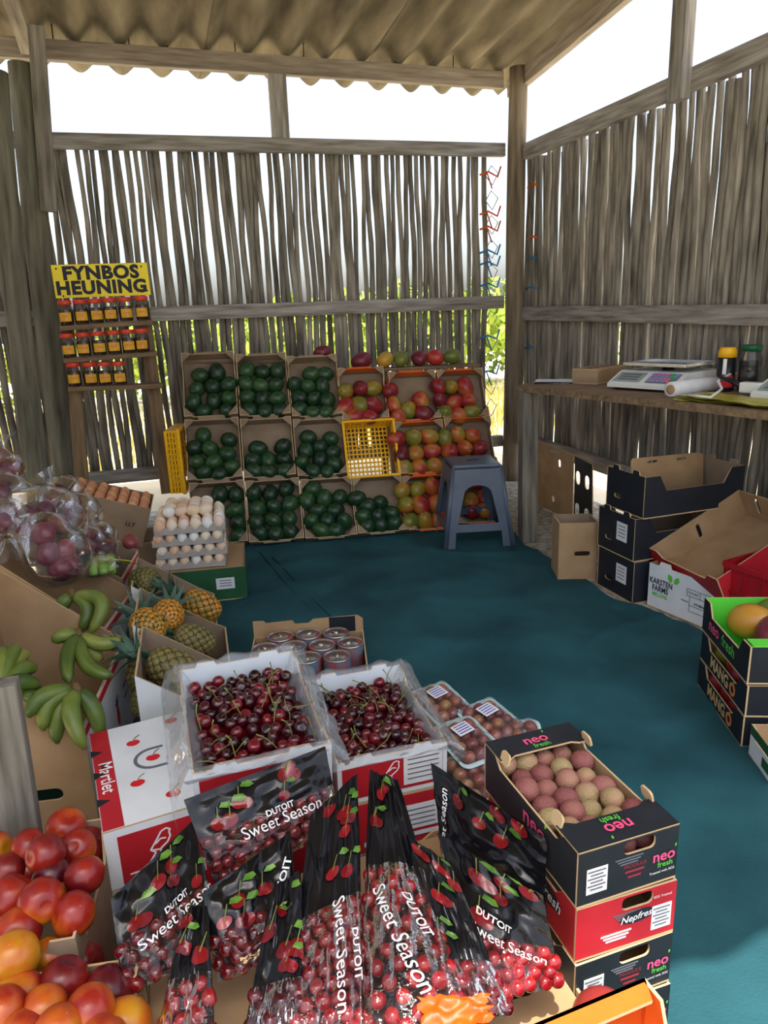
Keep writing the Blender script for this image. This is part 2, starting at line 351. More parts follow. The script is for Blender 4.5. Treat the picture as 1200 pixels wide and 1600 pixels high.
# shade cloth, its right edge wandering over the gravel
EDGE = [(4.9, 1.90), (3.9, 1.97), (3.47, 1.945), (3.11, 1.955), (2.66, 1.93), (2.15, 2.0), (1.6, 2.12), (1.0, 2.25), (-.7, 2.4)]
def edge_x(y):
    for (ya, xa), (yb, xb) in zip(EDGE, EDGE[1:]):
        if ya >= y >= yb: return xa+(xb-xa)*(ya-y)/(ya-yb)
    return EDGE[0][1]
def cloth(u, v):
    y = -.7+5.3*v; x = -1.0+u*(edge_x(y)+.02*math.sin(y*9)+1.0)
    r = 1-abs(noise.noise((x*1.5+y*.5, y*1.9-x*.4, 1.3)))*2
    z = .012+.016*max(0, r-.55)+.007*noise.noise((x*6, y*5, 9))+.004*noise.noise((x*17, y*15, 4))
    r2 = 1-abs(noise.noise((x*.9-y*.8, y*.9+x*.7, 7.7)))*2
    z += .016*max(0, r2-.86)/.14*.6
    if u > .97: z += .012*math.sin(y*11)**2
    return (x, y, z)
b = MB(); b.grid(cloth, 150, 220)
cl = tag(b.build('ground_mat', 'mat_cloth'), 'dark teal woven shade cloth spread over the stall floor', 'mat')
for a in ([(0.581,3.8,0.015),(0.635,3.302,0.015),(0.702,2.678,0.015)], [(0.53,3.92,0.015),(0.576,3.328,0.015),(0.648,2.735,0.015)]):
    b = MB(); b.tube(a, .0035, 6); b.build('seam', 'mat_cloth', cl)

# reed panels
REEDS = []
for k in range(12):
    rnd = random.Random(k); pts, rad = [], []; n = 14; ph, ph2 = rnd.uniform(0, 9), rnd.uniform(0, 9); am = rnd.uniform(.003, .009); r0 = rnd.uniform(.0175, .0235)
    for i in range(n+1):
        q = i/n; pts.append((am*math.sin(ph+q*rnd.uniform(5, 7))+0.0045*math.sin(ph2+q*15), .005*math.sin(ph2+q*9), q))
        rad.append(r0*(1.08-.28*q)*rnd.uniform(.93, 1.07))
    b = MB(); b.tube([(x, y, z*2.05) for x, y, z in pts], rad, 7); REEDS.append(b.mesh('reed', 'reed'))
def reeds(parent, p0, p1, pitch, zb, h, rz, seed, jit=.25, skip=()):
    rnd = random.Random(seed); p0, p1 = Vector(p0), Vector(p1); L = (p1-p0).length; s = 0
    while s < L:
        p = p0.lerp(p1, s/L)
        if not any(a < s < c for a, c in skip):
            put('reed', rnd.choice(REEDS), parent, (p.x, p.y, zb+rnd.uniform(-.03, .03)), (rnd.uniform(-.006, .006), rnd.uniform(-.011, .011), rz+rnd.choice((0, PI))), (rnd.uniform(.95, 1.18),)*2+(h/2.05,))
        s += pitch*rnd.uniform(1-jit, 1+jit)
wb = struct(put('wall_back', None))
reeds(wb, (-1.08, 5.07, 0), (2.50, 5.07, 0), .0425, .29, 2.06, 0, 3, .2)
beam('top_rail', (-1.1, 5.0, 2.315), (2.62, 5.0, 2.36), .045, .085, 'timber', wb)
beam('middle_rail', (-1.1, 5.0, 1.335), (2.62, 5.0, 1.335), .045, .09, 'timber', wb)
beam('bottom_rail', (-1.1, 5.0, .315), (2.62, 5.0, .30), .045, .085, 'timber', wb)
beam('strut', (1.036, 5.0, 2.38), (1.036, 5.0, 2.80), .045, .11, 'timber', wb, up=(1, 0, 0))
wr = struct(put('wall_right', None))
reeds(wr, (2.775, 4.90, 0), (2.775, .75, 0), .0445, .30, 2.0, PI/2, 5, .18)
reeds(wr, (2.81, 4.75, 0), (2.81, .75, 0), .125, .31, 1.98, PI/2, 8, .5)
beam('top_rail', (2.715, 4.86, 2.325), (2.715, .7, 2.335), .05, .10, 'timber', wr)
beam('middle_rail', (2.72, 4.90, 1.25), (2.72, .7, 1.20), .045, .095, 'timber', wr)
beam('bottom_rail', (2.72, 4.88, .325), (2.72, .7, .27), .045, .09, 'timber', wr)
beam('strut', (2.66, 3.27, 2.24), (2.66, 3.27, 2.97), .06, .10, 'timber', wr, up=(0, 1, 0))
wl = struct(put('wall_left', None))
reeds(wl, (-1.13, 5.0, 0), (-1.13, .6, 0), .058, .29, 2.04, PI/2, 11)  # near stretch is unseen, added to dim the stall interior against the sky
beam('top_rail', (-1.08, 5.0, 2.315), (-1.08, .6, 2.315), .045, .085, 'timber', wl)
beam('middle_rail', (-1.08, 5.0, 1.335), (-1.08, .6, 1.335), .045, .09, 'timber', wl)
beam('bottom_rail', (-1.08, 5.0, .31), (-1.08, .6, .31), .045, .085, 'timber', wl)

# round posts
def post(name, label, p0, p1, r0, r1):
    p0, p1 = Vector(p0), Vector(p1); L = (p1-p0).length; z = (p1-p0).normalized(); x = Vector((1, 0, 0)); x = (x-z*x.dot(z)).normalized()
    b = MB(); n = 18; pts, rr = [], []
    for i in range(n+1):
        q = i/n; pts.append((.006*math.sin(q*7), .005*math.cos(q*5), q*L)); rr.append((r0+(r1-r0)*q)*(1+.03*noise.noise((q*6, L, r0*40))))
    b.tube(pts, rr, 20)
    return tag(put(name, b.mesh(name, 'post_brown' if name == 'corner_post' else 'pole_wood'), None, M=frame(p0, x, z.cross(x), z)), label, 'post')
post('corner_post', 'thick weathered round post in the corner between the two reed walls', (2.665, 4.92, 0), (2.685, 4.93, 2.86), .073, .062)
def through(a, c):      # continue a straight post down to the ground
    a, c = Vector(a), Vector(c); return a+(c-a)*(a.z/(a.z-c.z))
_a = (-0.503,4.72,0.396); _c = (-0.398,4.72,2.635)
post('round_post', 'grey-green round post beside the honey shelf', through(_a, _c), _c, .073, .068)
_a = (-0.615,4.4,0.436); _c = (-0.498,4.4,2.504)
post('round_post', 'leaning round post at the far left edge, left of another post', through(_a, _c), _c, .064, .060)
o = beam('support_plank', (-0.289,4.62,2.789), (-0.357,4.62,1.89), .035, .082, 'timber_grey', None, up=(1, 0, 0))
tag(o, 'narrow weathered plank nailed upright against the left round post under the roof', 'plank')

# roof: corrugated sheets on timber
SL = .105
def rz(y): return 2.885+(5.0-y)*SL
roof = struct(put('ceiling', None))
PITCH, AMP = .245, .036
for k in range(4):
    x0 = 2.785-(k+1)*1.10; x1 = 2.785-k*1.10+.02*(k > 0); lift = .004*(k % 2)
    def sheet(u, v, dz=0):
        x = x0+(x1-x0)*u; y = 5.42-5.55*v
        return (x, y, rz(y)+AMP*math.cos(2*PI*(2.70-x)/PITCH)+lift+dz)
    b = MB(); b.grid(lambda u, v: sheet(u, 1-v, .008), 64, 3); b.grid(lambda u, v: sheet(u, v), 64, 3)
    for v in (0, 1):
        b.grid(lambda u, w: sheet(u, v, .008*w), 64, 1)
    b.build('roof_sheet', 'asbestos', roof)
beam('beam', (-1.5, 5.0, 2.79), (2.60, 5.0, 2.795), .05, .105, 'roof_timber', roof)
beam('rafter', (2.725, 5.12, rz(5.12)-.094), (2.725, -.08, rz(-.08)-.094), .05, .115, 'roof_timber', roof)
beam('rafter', (-.37, 4.96, rz(4.96)-.09), (-.37, -.08, rz(-.08)-.09), .075, .10, 'roof_timber', roof)
for y in (3.42, 1.7, .0):
    beam('purlin', (-1.5, y, rz(y)-.085), (2.70, y, rz(y)-.085), .055, .09, 'roof_timber', roof)
nb = MB(); nb.tube([(0, 0, 0), (.002, 0, .075), (.012, 0, .085)], .0035, 6); nail = nb.mesh('roof_nail', 'nail')
for x in [-0.232,0.176,0.391,0.788,1.212,1.817,2.228]:
    put('roof_nail', nail, roof, (x, 4.985, 2.845))

# wire and bits of string where the reeds stop short of the corner post
net = thing('wire_netting', 'tangled wire netting with orange and blue string ties beside the corner post', 'netting', (2.55, 5.05, 0))
rnd = random.Random(4)
for k in range(11):
    z = .55+k*.165
    b = MB(); b.tube([(-.05, 0, z), (0, .01, z+.07), (.05, 0, z+.02), (0, -.01, z-.06), (-.05, 0, z)], .0035, 5); b.build('wire_loop', 'wire', net)
for z, m in ((2.20, 'string_orange'), (1.94, 'string_orange'), (1.84, 'string_orange'), (1.68, 'string_blue'), (1.60, 'string_blue'), (1.45, 'string_blue'), (1.08, 'string_blue'), (.82, 'string_blue')):
    b = MB(); b.tube([(-.11, -.03, z), (-.05, -.045, z+.02), (.03, -.03, z-.01), (.06, -.02, z+.06)], .007, 6); b.tube([(-.06, -.04, z+.02), (-.02, -.045, z-.09)], .005, 5)
    b.build('string_tie', m, net)
for z, m in ((2.10, 'string_orange'), (1.76, 'string_orange'), (1.62, 'string_blue'), (1.42, 'string_blue'), (1.0, 'string_blue')):
    b = MB(); b.tube([(.20, -.16, z), (.205, -.22, z+.015), (.21, -.29, z)], .008, 6); b.build('string_tie', m, net)

# bushes outside, beyond the back wall
def bush_mesh(seed, n=1500):
    rnd = random.Random(seed); b = MB()
    for i in range(n):
        d = Vector((rnd.gauss(0, 1), rnd.gauss(0, 1), rnd.gauss(0, .8))).normalized()
        r = rnd.uniform(.65, 1)*(1+.35*noise.noise(d*2.2+Vector((seed, 0, 0)))); p = Vector((d.x*r, d.y*r, .55+abs(d.z)*r*.62-.5*(d.z < 0)*rnd.random()))
        a = Vector((rnd.gauss(0, 1), rnd.gauss(0, 1), rnd.gauss(0, 1))).normalized()*.075; c = a.cross(d).normalized()*.04
        b.add([p-a, p+c, p+a, p-c], [(0, 1, 2, 3)])
    return b.mesh('foliage', 'leaf_green')
BM = [bush_mesh(s) for s in (1, 2)]
tr = MB(); tr.tube([(0, 0, -.02), (.03, 0, .3), (0, .05, .7)], [.06, .05, .02], 8); tr = tr.mesh('trunk', 'stem_brown')
for k, (x, y, s, pl) in enumerate(((-2.6, 10.5, 1.25, 'far left, left of the honey sign'), (.3, 12.2, 1.3, 'behind the honey sign'), (2.2, 10.8, 1.35, 'behind the avocado crates'), (4.2, 12.5, 1.5, 'behind the mango crates'), (6.2, 11.0, 1.6, 'behind the corner post'))):
    r = thing('bush', 'sunlit yellow-green bush outside the reed wall, '+pl, 'bush', (x, y, -.02), (0, 0, k*1.3), 'bushes beyond the back wall')
    put('foliage', BM[k % 2], r, scale=s); put('trunk', tr, r, scale=s)
gb = MB(); rnd = random.Random(9)
for i in range(5200):
    x, y = rnd.uniform(-6, 9), rnd.uniform(6.6, 10.5); h = rnd.uniform(.12, .34); a = rnd.uniform(0, 6.3); w = .012
    gb.add([(x-w*math.cos(a), y-w*math.sin(a), -.02), (x+w*math.cos(a), y+w*math.sin(a), -.02), (x+rnd.uniform(-.07, .07), y+rnd.uniform(-.07, .07), h)], [(0, 1, 2)])
g = gb.build('dry_grass', 'straw'); g['kind'] = 'stuff'; tag(g, 'dry yellow-green grass on the sand behind the stall', 'grass')

# ================================================================== fruit shapes
def blob(name, m, rx, ry, rz_, fn=None, nu=14, nv=9):
    b = MB(); prof = []
    vs, fs = [], []
    for j in range(1, nv):
        t = PI*j/nv
        for i in range(nu):
            p = 2*PI*i/nu; d = Vector((math.sin(t)*math.cos(p), math.sin(t)*math.sin(p), -math.cos(t))); q = fn(d) if fn else d
            vs.append((q.x*rx, q.y*ry, q.z*rz_))
    n = len(vs)
    for z in (-1, 1):
        d = Vector((0, 0, z)); q = fn(d) if fn else d; vs.append((q.x*rx, q.y*ry, q.z*rz_))
    for j in range(nv-2):
        for i in range(nu): fs.append((j*nu+i, j*nu+(i+1) % nu, (j+1)*nu+(i+1) % nu, (j+1)*nu+i))
    for i in range(nu):
        fs.append((n, (i+1) % nu, i)); fs.append((n+1, (nv-2)*nu+i, (nv-2)*nu+(i+1) % nu))
    b.add(vs, fs, 0, True); return b.mesh(name, m)
def f_avo(d): return Vector((d.x*(1-.10*max(0, d.z)), d.y*(1-.10*max(0, d.z)), d.z+.06*max(0, d.z)))
def f_mango(d): return Vector((d.x*(1-.12*d.z)+.10*d.z*d.z, d.y, d.z*(1+.05*d.x)))
def f_egg(d): return Vector((d.x*(1-.14*d.z), d.y*(1-.14*d.z), d.z))
def f_nect(d):
    dim = math.exp(-(d.x*d.x+d.y*d.y)*14)*(d.z > 0); cr = math.exp(-(d.y*d.y)*60)*(d.x > 0)*.05
    return Vector((d.x*(1-cr), d.y, d.z*.95-dim*.20))
def f_cherry(d):
    dim = math.exp(-(d.x*d.x+d.y*d.y)*12)*(d.z > 0)
    return Vector((d.x*(1+.06*d.z), d.y*(1+.06*d.z), d.z*.94-dim*.25))
def f_onion(d): return Vector((d.x, d.y, d.z*.86+.45*max(0, d.z-.86)/.14*.5))
AVO = [blob('avocado', 'avocado_skin', .0445, .0445, .049, f_avo), blob('avocado', 'avocado_skin', .043, .046, .052, f_avo)]
MANGO = [blob('mango', 'mango_skin', .042, .040, .054, f_mango), blob('mango', 'mango_skin', .044, .041, .050, f_mango)]
MV = {}
for _c in ('green', 'yellow', 'purple', 'red'): MV[_c] = MANGO[0].copy(); MV[_c].materials[0] = MATS['mango_'+_c]
EGG = blob('egg', 'egg_pale', .0275, .0275, .034, f_egg); EGGB = blob('egg', 'egg_brown', .0275, .0275, .034, f_egg)
NECT = blob('nectarine', 'nectarine_skin', .0375, .0375, .0375, f_nect, 20, 14)
CHERRY = blob('cherry', 'cherry_skin', .0122, .0122, .0118, f_cherry, 12, 9)
LITCHI = blob('litchi', 'litchi_skin', .0205, .0205, .022, None, 16, 11)
ONION = blob('onion', 'onion_skin', .042, .042, .040, f_onion, 16, 11)
_b = MB(); _b.tube([(0, 0, .046), (.002, 0, .054)], [.004, .003], 6); STEMAVO = _b.mesh('stem', 'stem_brown')
_b = MB(); _b.tube([(.006, 0, .050), (.009, 0, .058)], [.004, .003], 6); STEMMAN = _b.mesh('stem', 'stem_brown')
rf = random.Random(21)
def rrot(): return (rf.uniform(0, 6.28), rf.uniform(0, 6.28), rf.uniform(0, 6.28))
def place(data, name, label, cat, group, loc, rot=None, scale=1, stem=None):
    o = put(name, data, None, loc, rot if rot is not None else rrot(), scale); tag(o, label, cat, group)
    if stem: put('stem', stem, o)
    return o

# ================================================================== slanted display of crates
RO, E1, E2, NN = Vector((0.484000,4.003000,0.050000)), Vector((0.987688,-0.156434,0.000000)), Vector((0.078217,0.493844,0.866025)), Vector((-0.135476,-0.855363,0.500000))
def on_rack(a, c, off=0): return RO+E1*a+E2*c+NN*off
def rack_frame(a, c, off): return frame(on_rack(a, c, off), E1, E2, NN)
def display_crate(label, a, c, w, d, outer, inner, group, h=.10, tabs=True):
    r = carton('fruit_crate', label, 'crate', rack_frame(a, c, -h), (w, d, h), outer, inner, ('shallow', 'shallow', 'dip', 'dip'), .005, group)
    for sx in (-1, 1):                       # folded corner braces
        for sy in (-1, 1):
            b = MB(); k = .052
            b.plate([(0, 0), (k, 0), (0, k)], .004); o = b.build('corner_brace', [inner, inner, 'kraft_edge'], r)
            o.matrix_local = TR(sx*(w/2-.006), sy*(d/2-.006), h-.006) @ Matrix.Diagonal((-sx, -sy, 1, 1))
    for sy in (-1, 1):
        b = MB(); b.box((0, sy*(d/2+.004), h*.80-.004), (w*.5, .012, .010)); b.build('rim_fold', outer, r)
    return r
AV = {
 'top row, leftmost': (-.165, 1.005, .315, .415, [(-0.219,1.078),(-0.117,1.089),(-0.244,0.987),(-0.15,1),(-0.056,1.008),(-0.267,0.904),(-0.149,0.908),(-0.058,0.918),(-0.209,0.84),(-0.077,0.837)]),
 'top row, second from left': (.155, .985, .305, .405, [(0.062,1.097),(0.155,1.085),(0.248,1.08),(0.05,1.01),(0.138,0.992),(0.228,0.989),(0.056,0.922),(0.142,0.904),(0.233,0.901),(0.062,0.832),(0.152,0.816),(0.239,0.818)]),
 'top row, third from left': (.466, .96, .305, .40, [(0.458,1.05),(0.544,1.047),(0.346,0.982),(0.429,0.967),(0.515,0.96),(0.366,0.898),(0.454,0.883),(0.539,0.872),(0.359,0.819),(0.44,0.791),(0.526,0.788)]),
 'middle row, leftmost': (-.165, .590, .315, .375, [(-0.22,0.687),(-0.074,0.649),(-0.272,0.612),(-0.185,0.599),(-0.09,0.562),(-0.267,0.524),(-0.17,0.519),(-0.061,0.476),(-0.234,0.449),(-0.138,0.437)]),
 'middle row, second from left': (.153, .577, .305, .37, [(0.094,0.584),(0.242,0.587),(0.059,0.511),(0.148,0.507),(0.243,0.505),(0.059,0.445),(0.147,0.433),(0.238,0.432)]),
 'middle row, third from left': (.466, .56, .305, .36, [(0.399,0.633),(0.534,0.616),(0.379,0.552),(0.463,0.564),(0.54,0.527),(0.347,0.477),(0.458,0.482),(0.544,0.451),(0.406,0.417),(0.492,0.403)]),
 'bottom row, half hidden by the egg trays': (-.158, .197, .315, .37, [(-0.145,0.314),(-0.055,0.302),(-0.067,0.21),(-0.051,0.131),(-0.054,0.055)]),
 'bottom row, second from left': (.163, .187, .315, .37, [(0.049,0.304),(0.145,0.296),(0.242,0.316),(0.068,0.212),(0.162,0.214),(0.256,0.228),(0.055,0.132),(0.148,0.134),(0.242,0.136),(0.073,0.054),(0.165,0.05),(0.247,0.053)]),
 'bottom row, third from left': (.48, .177, .305, .36, [(0.398,0.304),(0.359,0.24),(0.461,0.237),(0.551,0.24),(0.413,0.173),(0.519,0.163),(0.372,0.111),(0.466,0.11),(0.565,0.092),(0.427,0.048),(0.512,0.04)]),
 'bottom row, below the empty yellow crate': (.785, .175, .295, .35, [(0.652,0.225),(0.718,0.174),(0.795,0.189),(0.684,0.115),(0.771,0.102),(0.853,0.118),(0.697,0.052),(0.78,0.04),(0.858,0.05)]),
}
for k, (a, c, w, d, pts) in AV.items():
    display_crate('kraft cardboard crate of avocados, '+k, a, c, w, d, 'kraft_grey', 'kraft_grey', 'avocado crates on the slanted display')
    for q in pts: place(rf.choice(AVO), 'avocado', 'round dark green avocado in the cardboard crate, '+k, 'avocado', 'avocados, '+k, on_rack(q[0], q[1], -.045), None, rf.uniform(1.06, 1.18), STEMAVO)
MG = {
 'top row, left of three': (.763, .89, .288, .345, [(0.657,0.92),(0.753,0.93),(0.831,0.934),(0.65,0.819),(0.735,0.83),(0.821,0.821),(0.702,0.75),(0.788,0.741)]),
 'top row, half empty': (1.083, .858, .30, .325, [(0.941,0.907),(0.949,0.811),(1.037,0.775),(1.126,0.834),(1.133,0.738),(0.971,0.726)]),
 'top row, right end': (1.395, .857, .30, .32, [(1.247,0.923),(1.331,0.912),(1.423,0.91),(1.252,0.823),(1.338,0.806),(1.43,0.813),(1.265,0.736),(1.348,0.722),(1.445,0.729)]),
 'middle row, right of the yellow crate': (1.083, .516, .305, .335, [(0.945,0.585),(1.046,0.589),(1.146,0.589),(0.958,0.487),(1.05,0.488),(1.15,0.486),(0.971,0.399),(1.061,0.393),(1.158,0.392)]),
 'middle row, right end': (1.397, .522, .30, .335, [(1.246,0.573),(1.332,0.588),(1.428,0.575),(1.261,0.482),(1.362,0.496),(1.452,0.486),(1.278,0.409),(1.37,0.402)]),
 'bottom row, left of the stool': (1.083, .163, .29, .335, [(0.938,0.255),(1.034,0.257),(1.123,0.26),(0.949,0.161),(1.038,0.153),(1.134,0.155),(0.967,0.057),(1.052,0.05),(1.137,0.054)]),
 'bottom row, behind the stool': (1.40, .178, .32, .335, [(1.223,0.266),(1.211,0.18),(1.415,0.275),(1.352,0.151),(1.432,0.162),(1.352,0.088),(1.43,0.09)]),
}
for k, (a, c, w, d, pts) in MG.items():
    display_crate('orange printed cardboard crate of mangoes, '+k, a, c, w, d, 'orange_card', 'kraft_grey', 'mango crates on the slanted display')
    b = MB(); b.box((0, d/2-.008, .072), (w-.02, .004, .05)); b.build('inner_flap', 'orange_card', bpy.data.objects[[o.name for o in bpy.data.objects if o.name.startswith('fruit_crate')][-1]])
    for q in pts: place(rf.choice(MANGO), 'mango', 'red and green mango in the orange crate, '+k, 'mango', 'mangoes, '+k, on_rack(q[0], q[1], -.042), None, rf.uniform(1.18, 1.34), STEMMAN)
# timber rack under the crates, with a ledge along its top
rk = thing('display_rack', 'slanted timber rack holding up the avocado and mango crates', 'rack', (0, 0, 0))
for a in (-.27, .3, .92, 1.5):
    top = on_rack(a, 1.0 if a > .7 else 1.18, -.128); bot = on_rack(a, .02, -.128); bot = bot+(top-bot)*((.03-bot.z)/(top-bot).z)
    beam('slanted_bearer', bot, top, .045, .045, 'timber_brown', rk, up=NN)
    beam('rear_leg', (top.x, top.y+.03, 0), (top.x, top.y+.03, top.z), .04, .04, 'timber_brown', rk, up=(1, 0, 0))
top = on_rack(.62, 1.02, -.125); t2 = on_rack(1.56, 1.02, -.125)
beam('ledge', top+Vector((0, .02, .07)), t2+Vector((0, .02, .07)), .11, .02, 'timber_brown', rk)
top = on_rack(-.3, 1.2, -.125); t2 = on_rack(.6, 1.16, -.125)
beam('ledge', top+Vector((0, .02, .004)), t2+Vector((0, .02, .004)), .11, .02, 'timber_brown', rk)
for k, (x, s, m, cc) in enumerate(((.81, 1.1, 'dark purple-green mango lying apart at the left', 'purple'), (.965, 1, 'yellow and red mango', 'yellow'), (1.07, 1.05, 'green mango between a yellow and a purple one', 'green'), (1.18, 1, 'purple mango between a green and a red one', 'purple'), (1.285, 1, 'red mango', 'red'), (1.40, .95, 'light green mango at the right end', 'green'))):
    p = on_rack(x-.02, 1.02, -.125)+Vector((0, .015, .132))
    place(MV[cc], 'mango', m+' on the ledge above the mango crates', 'mango', 'mangoes on the ledge', p, (1.3, .3*k, 1.6+k*.5), s*1.22, STEMMAN)
place(MV['purple'], 'mango', 'single purple mango on top of the third avocado crate', 'mango', None, on_rack(.545, 1.18, -.11)+Vector((0, .0, .045)), (1.4, .4, 1.4), 1.15, STEMMAN)

# yellow plastic crates: every bar of the lattice is real
def yellow_crate(label, M, w, d, h):
    r = thing('plastic_crate', label, 'crate', M=M, group='yellow plastic crates'); n = 12; bw = .0085
    fb = MB()
    for i in range(n+1):
        x = -w/2+w*i/n; fb.box((x, 0, .004), (bw, d, .008))
    for i in range(n+1):
        y = -d/2+d*i/n; fb.box((0, y, .005), (w, bw, .008))
    fb.build('lattice_base', 'yellow_plastic', r)
    for s in ('front', 'back', 'right', 'left'):
        L = w if s in ('front', 'back') else d; q = MB(); S = side(s, w, d, 0, 0)
        m = 11
        for i in range(m+1): q.box((-L/2+L*i/m, h/2, .003), (.008, h, .006), 0, S)
        for i in range(5): q.box((0, .012+(h-.02)*i/4, .003), (L, .009, .006), 0, S)
        q.box((0, h-.008, .006), (L+.012, .018, .014), 0, S)
        q.build('lattice_side', 'yellow_plastic', r)
    return r
yellow_crate('empty yellow lattice crate in the middle row between avocados and mangoes', rack_frame(.772, .525, -.115), .30, .345, .115)
yellow_crate('yellow lattice crate standing on edge at the left end of the display', frame(on_rack(-.42, .60, -.16), (0.25, .97, 0), (0, 0, 1), (.97, -.25, 0)), .30, .36, .09)

# ================================================================== honey shelf and sign
hs = thing('honey_shelf', 'brown wooden stand with three narrow shelves of honey jars', 'shelf', (0, 0, 0))
HY = 4.42
beam('shelf_leg', (-0.345,4.47,0.967), (-0.394,4.47,0.262), .04, .075, 'timber_brown', hs, up=(1, 0, 0))
beam('shelf_leg', (0.07,4.5,1.406), (0.085,4.5,0.278), .04, .075, 'timber_brown', hs, up=(1, 0, 0))
beam('shelf_leg', (-0.346,4.5,1.418), (-0.357,4.5,0.893), .04, .06, 'timber_brown', hs, up=(1, 0, 0))
SH = [((-0.373,4.42,1.273), (0.114,4.42,1.288)), ((-0.378,4.42,1.102), (0.115,4.42,1.115)), ((-0.377,4.42,0.948), (0.126,4.42,0.933))]
for p, q in SH: beam('shelf_board', p, q, .11, .026, 'timber_brown', hs)
sg = thing('sign_board', 'yellow sign with black lettering above the honey jars', 'sign', M=frame((-0.125,4.36,1.515), (1, 0, .012), (-.012, .02, 1), (0, -1, .02)))
b = MB(); b.rbox((0, 0, -.004), (.486, .170, .008), .002); b.build('board', 'sign_yellow', sg)
text('FYNBOS', .092, sg, TR(.0, .037, 0), 'ink', bold=.05, sx=1.08, spacing=1.08)
text('HEUNING', .092, sg, TR(-.004, -.038, 0), 'ink', bold=.05, sx=1.06, spacing=1.08)
for x, y in ((-.22, .065), (.21, .065), (-.205, -.074), (.225, -.062)):
    b = MB(); b.lathe([(.005, 0), (.004, .003), (0, .004)], 8); b.build('screw', 'nail', sg, (x, y, 0))
JG = MB(); JG.lathe([(.030, .0), (.037, .004), (.038, .07), (.037, .092), (.031, .104), (.031, .112)], 16); JG = JG.mesh('glass', 'jar_glass')
JH = MB(); JH.lathe([(.028, .004), (.0355, .007), (.0365, .07), (.0355, .083), (.001, .083)], 16); JH = JH.mesh('honey', 'honey')
JL = MB(); JL.lathe([(.034, .106), (.0355, .108), (.0355, .126), (.034, .129), (.001, .129)], 16); JL = JL.mesh('lid', 'lid_red')
def arc_label(r, z0, z1, a0, a1, m, name='label', n=8):
    b = MB(); b.grid(lambda u, v: (r*math.sin(a0+(a1-a0)*u), -r*math.cos(a0+(a1-a0)*u), z0+(z1-z0)*v), n, 1); return b.mesh(name, m)
JB = arc_label(.0388, .020, .066, -.85, .85, 'label_gold')
JT = arc_label(.0391, .040, .052, -.4, .4, 'ink_orange', 'label_print', 4)
ROWS = [('top shelf', 6, (106, 463), (222, 458)), ('middle shelf', 6, (105, 520), (221, 515)), ('bottom shelf', 4, (117, 570), (186, 566))]
JX = [[-0.331,-0.254,-0.179,-0.104,-0.024,0.064], [-0.345,-0.265,-0.186,-0.107,-0.030,0.042], [-0.335,-0.253,-0.177,-0.100]]
POS6 = ['leftmost', 'second from left', 'third from left', 'fourth from left', 'second from right', 'rightmost']
POS4 = ['leftmost', 'second from left', 'third from left', 'rightmost']
for (rn, n, _1, _2), xs, (p, q) in zip(ROWS, JX, SH):
    for k, x in enumerate(xs):
        t = (x-p[0])/(q[0]-p[0]); z = p[2]+(q[2]-p[2])*t+.013
        j = thing('honey_jar', 'red-lidded jar of dark honey with gold label, %s on the %s' % ((POS6 if n == 6 else POS4)[k], rn), 'jar', (x, 4.385, z), (0, 0, rf.uniform(-.2, .2)), 'honey jars')
        put('honey', JH, j); put('glass', JG, j); put('lid', JL, j); lb = put('label', JB, j); put('label_print', JT, lb)

# ================================================================== plastic stool
def stool():
    r = thing('plastic_stool', 'dark blue-grey moulded plastic stool in front of the mango crates', 'stool', (1.735, 3.665, .012), (0, 0, math.radians(-14)))
    H, T, B = .46, .135, .19
    b = MB(); b.rbox((0, 0, H-.012), (2*T, 2*T, .024), .010); b.build('seat', 'stool_plastic', r)
    b = MB(); b.rbox((0, 0, H+.001), (.07, .018, .003), .001); b.build('grip_slot', 'dark_plastic', r)
    def sd(x, z): return x
    for k, nm in enumerate(('front', 'right', 'back', 'left')):
        # one side panel: trapezoid with an arched opening, leaning outwards
        ol = [(-B, 0), (-B+.055, 0), (-B+.062, .09), (B-.062, .09), (B-.055, 0), (B, 0), (T, H-.02), (-T, H-.02)]
        arch = [(-.115, .135), (.115, .135), (.085, .27)] + [(.078*math.cos(a), .30+.05*math.sin(a)) for a in [PI*i/8 for i in range(9)]] + [(-.085, .27)]
        b = MB(); b.plate(ol, .006, None, [arch], (0, 0, 0))
        lean = math.atan2(B-T, H-.02)
        M = RZ(90*k) @ TR(0, -B, 0) @ RX(90-0) @ Matrix.Identity(4)
        M = RZ(90*k) @ frame((0, -B, 0), (1, 0, 0), (0, math.sin(lean), math.cos(lean)), (0, -math.cos(lean), math.sin(lean)))
        b.build('side_panel', 'stool_plastic', r).matrix_local = M
    for k in range(4):
        b = MB(); b.tube([(T-.004, T-.004, H-.01), (B, B, 0)], [.012, .017], 8); b.build('leg', 'stool_plastic', r, rot=(0, 0, PI/2*k))
stool()

# ================================================================== counter along the right wall
ct = thing('counter', 'weathered plank counter along the right reed wall', 'counter', (0, 0, 0))
c0, c1 = Vector((1.945, 3.54, .88)), Vector((2.36, 1.35, .885))
dv = (c1-c0).normalized(); nv = Vector((-dv.y, dv.x, 0))
b = MB(); b.plate([(c0.x, c0.y), (c1.x, c1.y), (2.69, 1.33), (2.69, 3.56+.18), (2.15, 3.70)][::-1], .03, TR(0, 0, .855), mi=(0, 0, 0)); b.build('counter_top', 'timber_brown', ct)
beam('leg', (2.005, 3.50, 0), (1.99, 3.50, .855), .06, .095, 'timber_grey', ct, up=(1, 0, 0))
beam('leg', (2.36, 1.45, 0), (2.36, 1.45, .855), .06, .095, 'timber', ct, up=(1, 0, 0))
CZ = .885
def local(o, fwd):       # frame on the counter: x along the counter towards the camera, y into the wall
    x = Vector((fwd[0], fwd[1], 0)).normalized(); return frame(o, x, (-x.y, x.x, 0), (0, 0, 1))
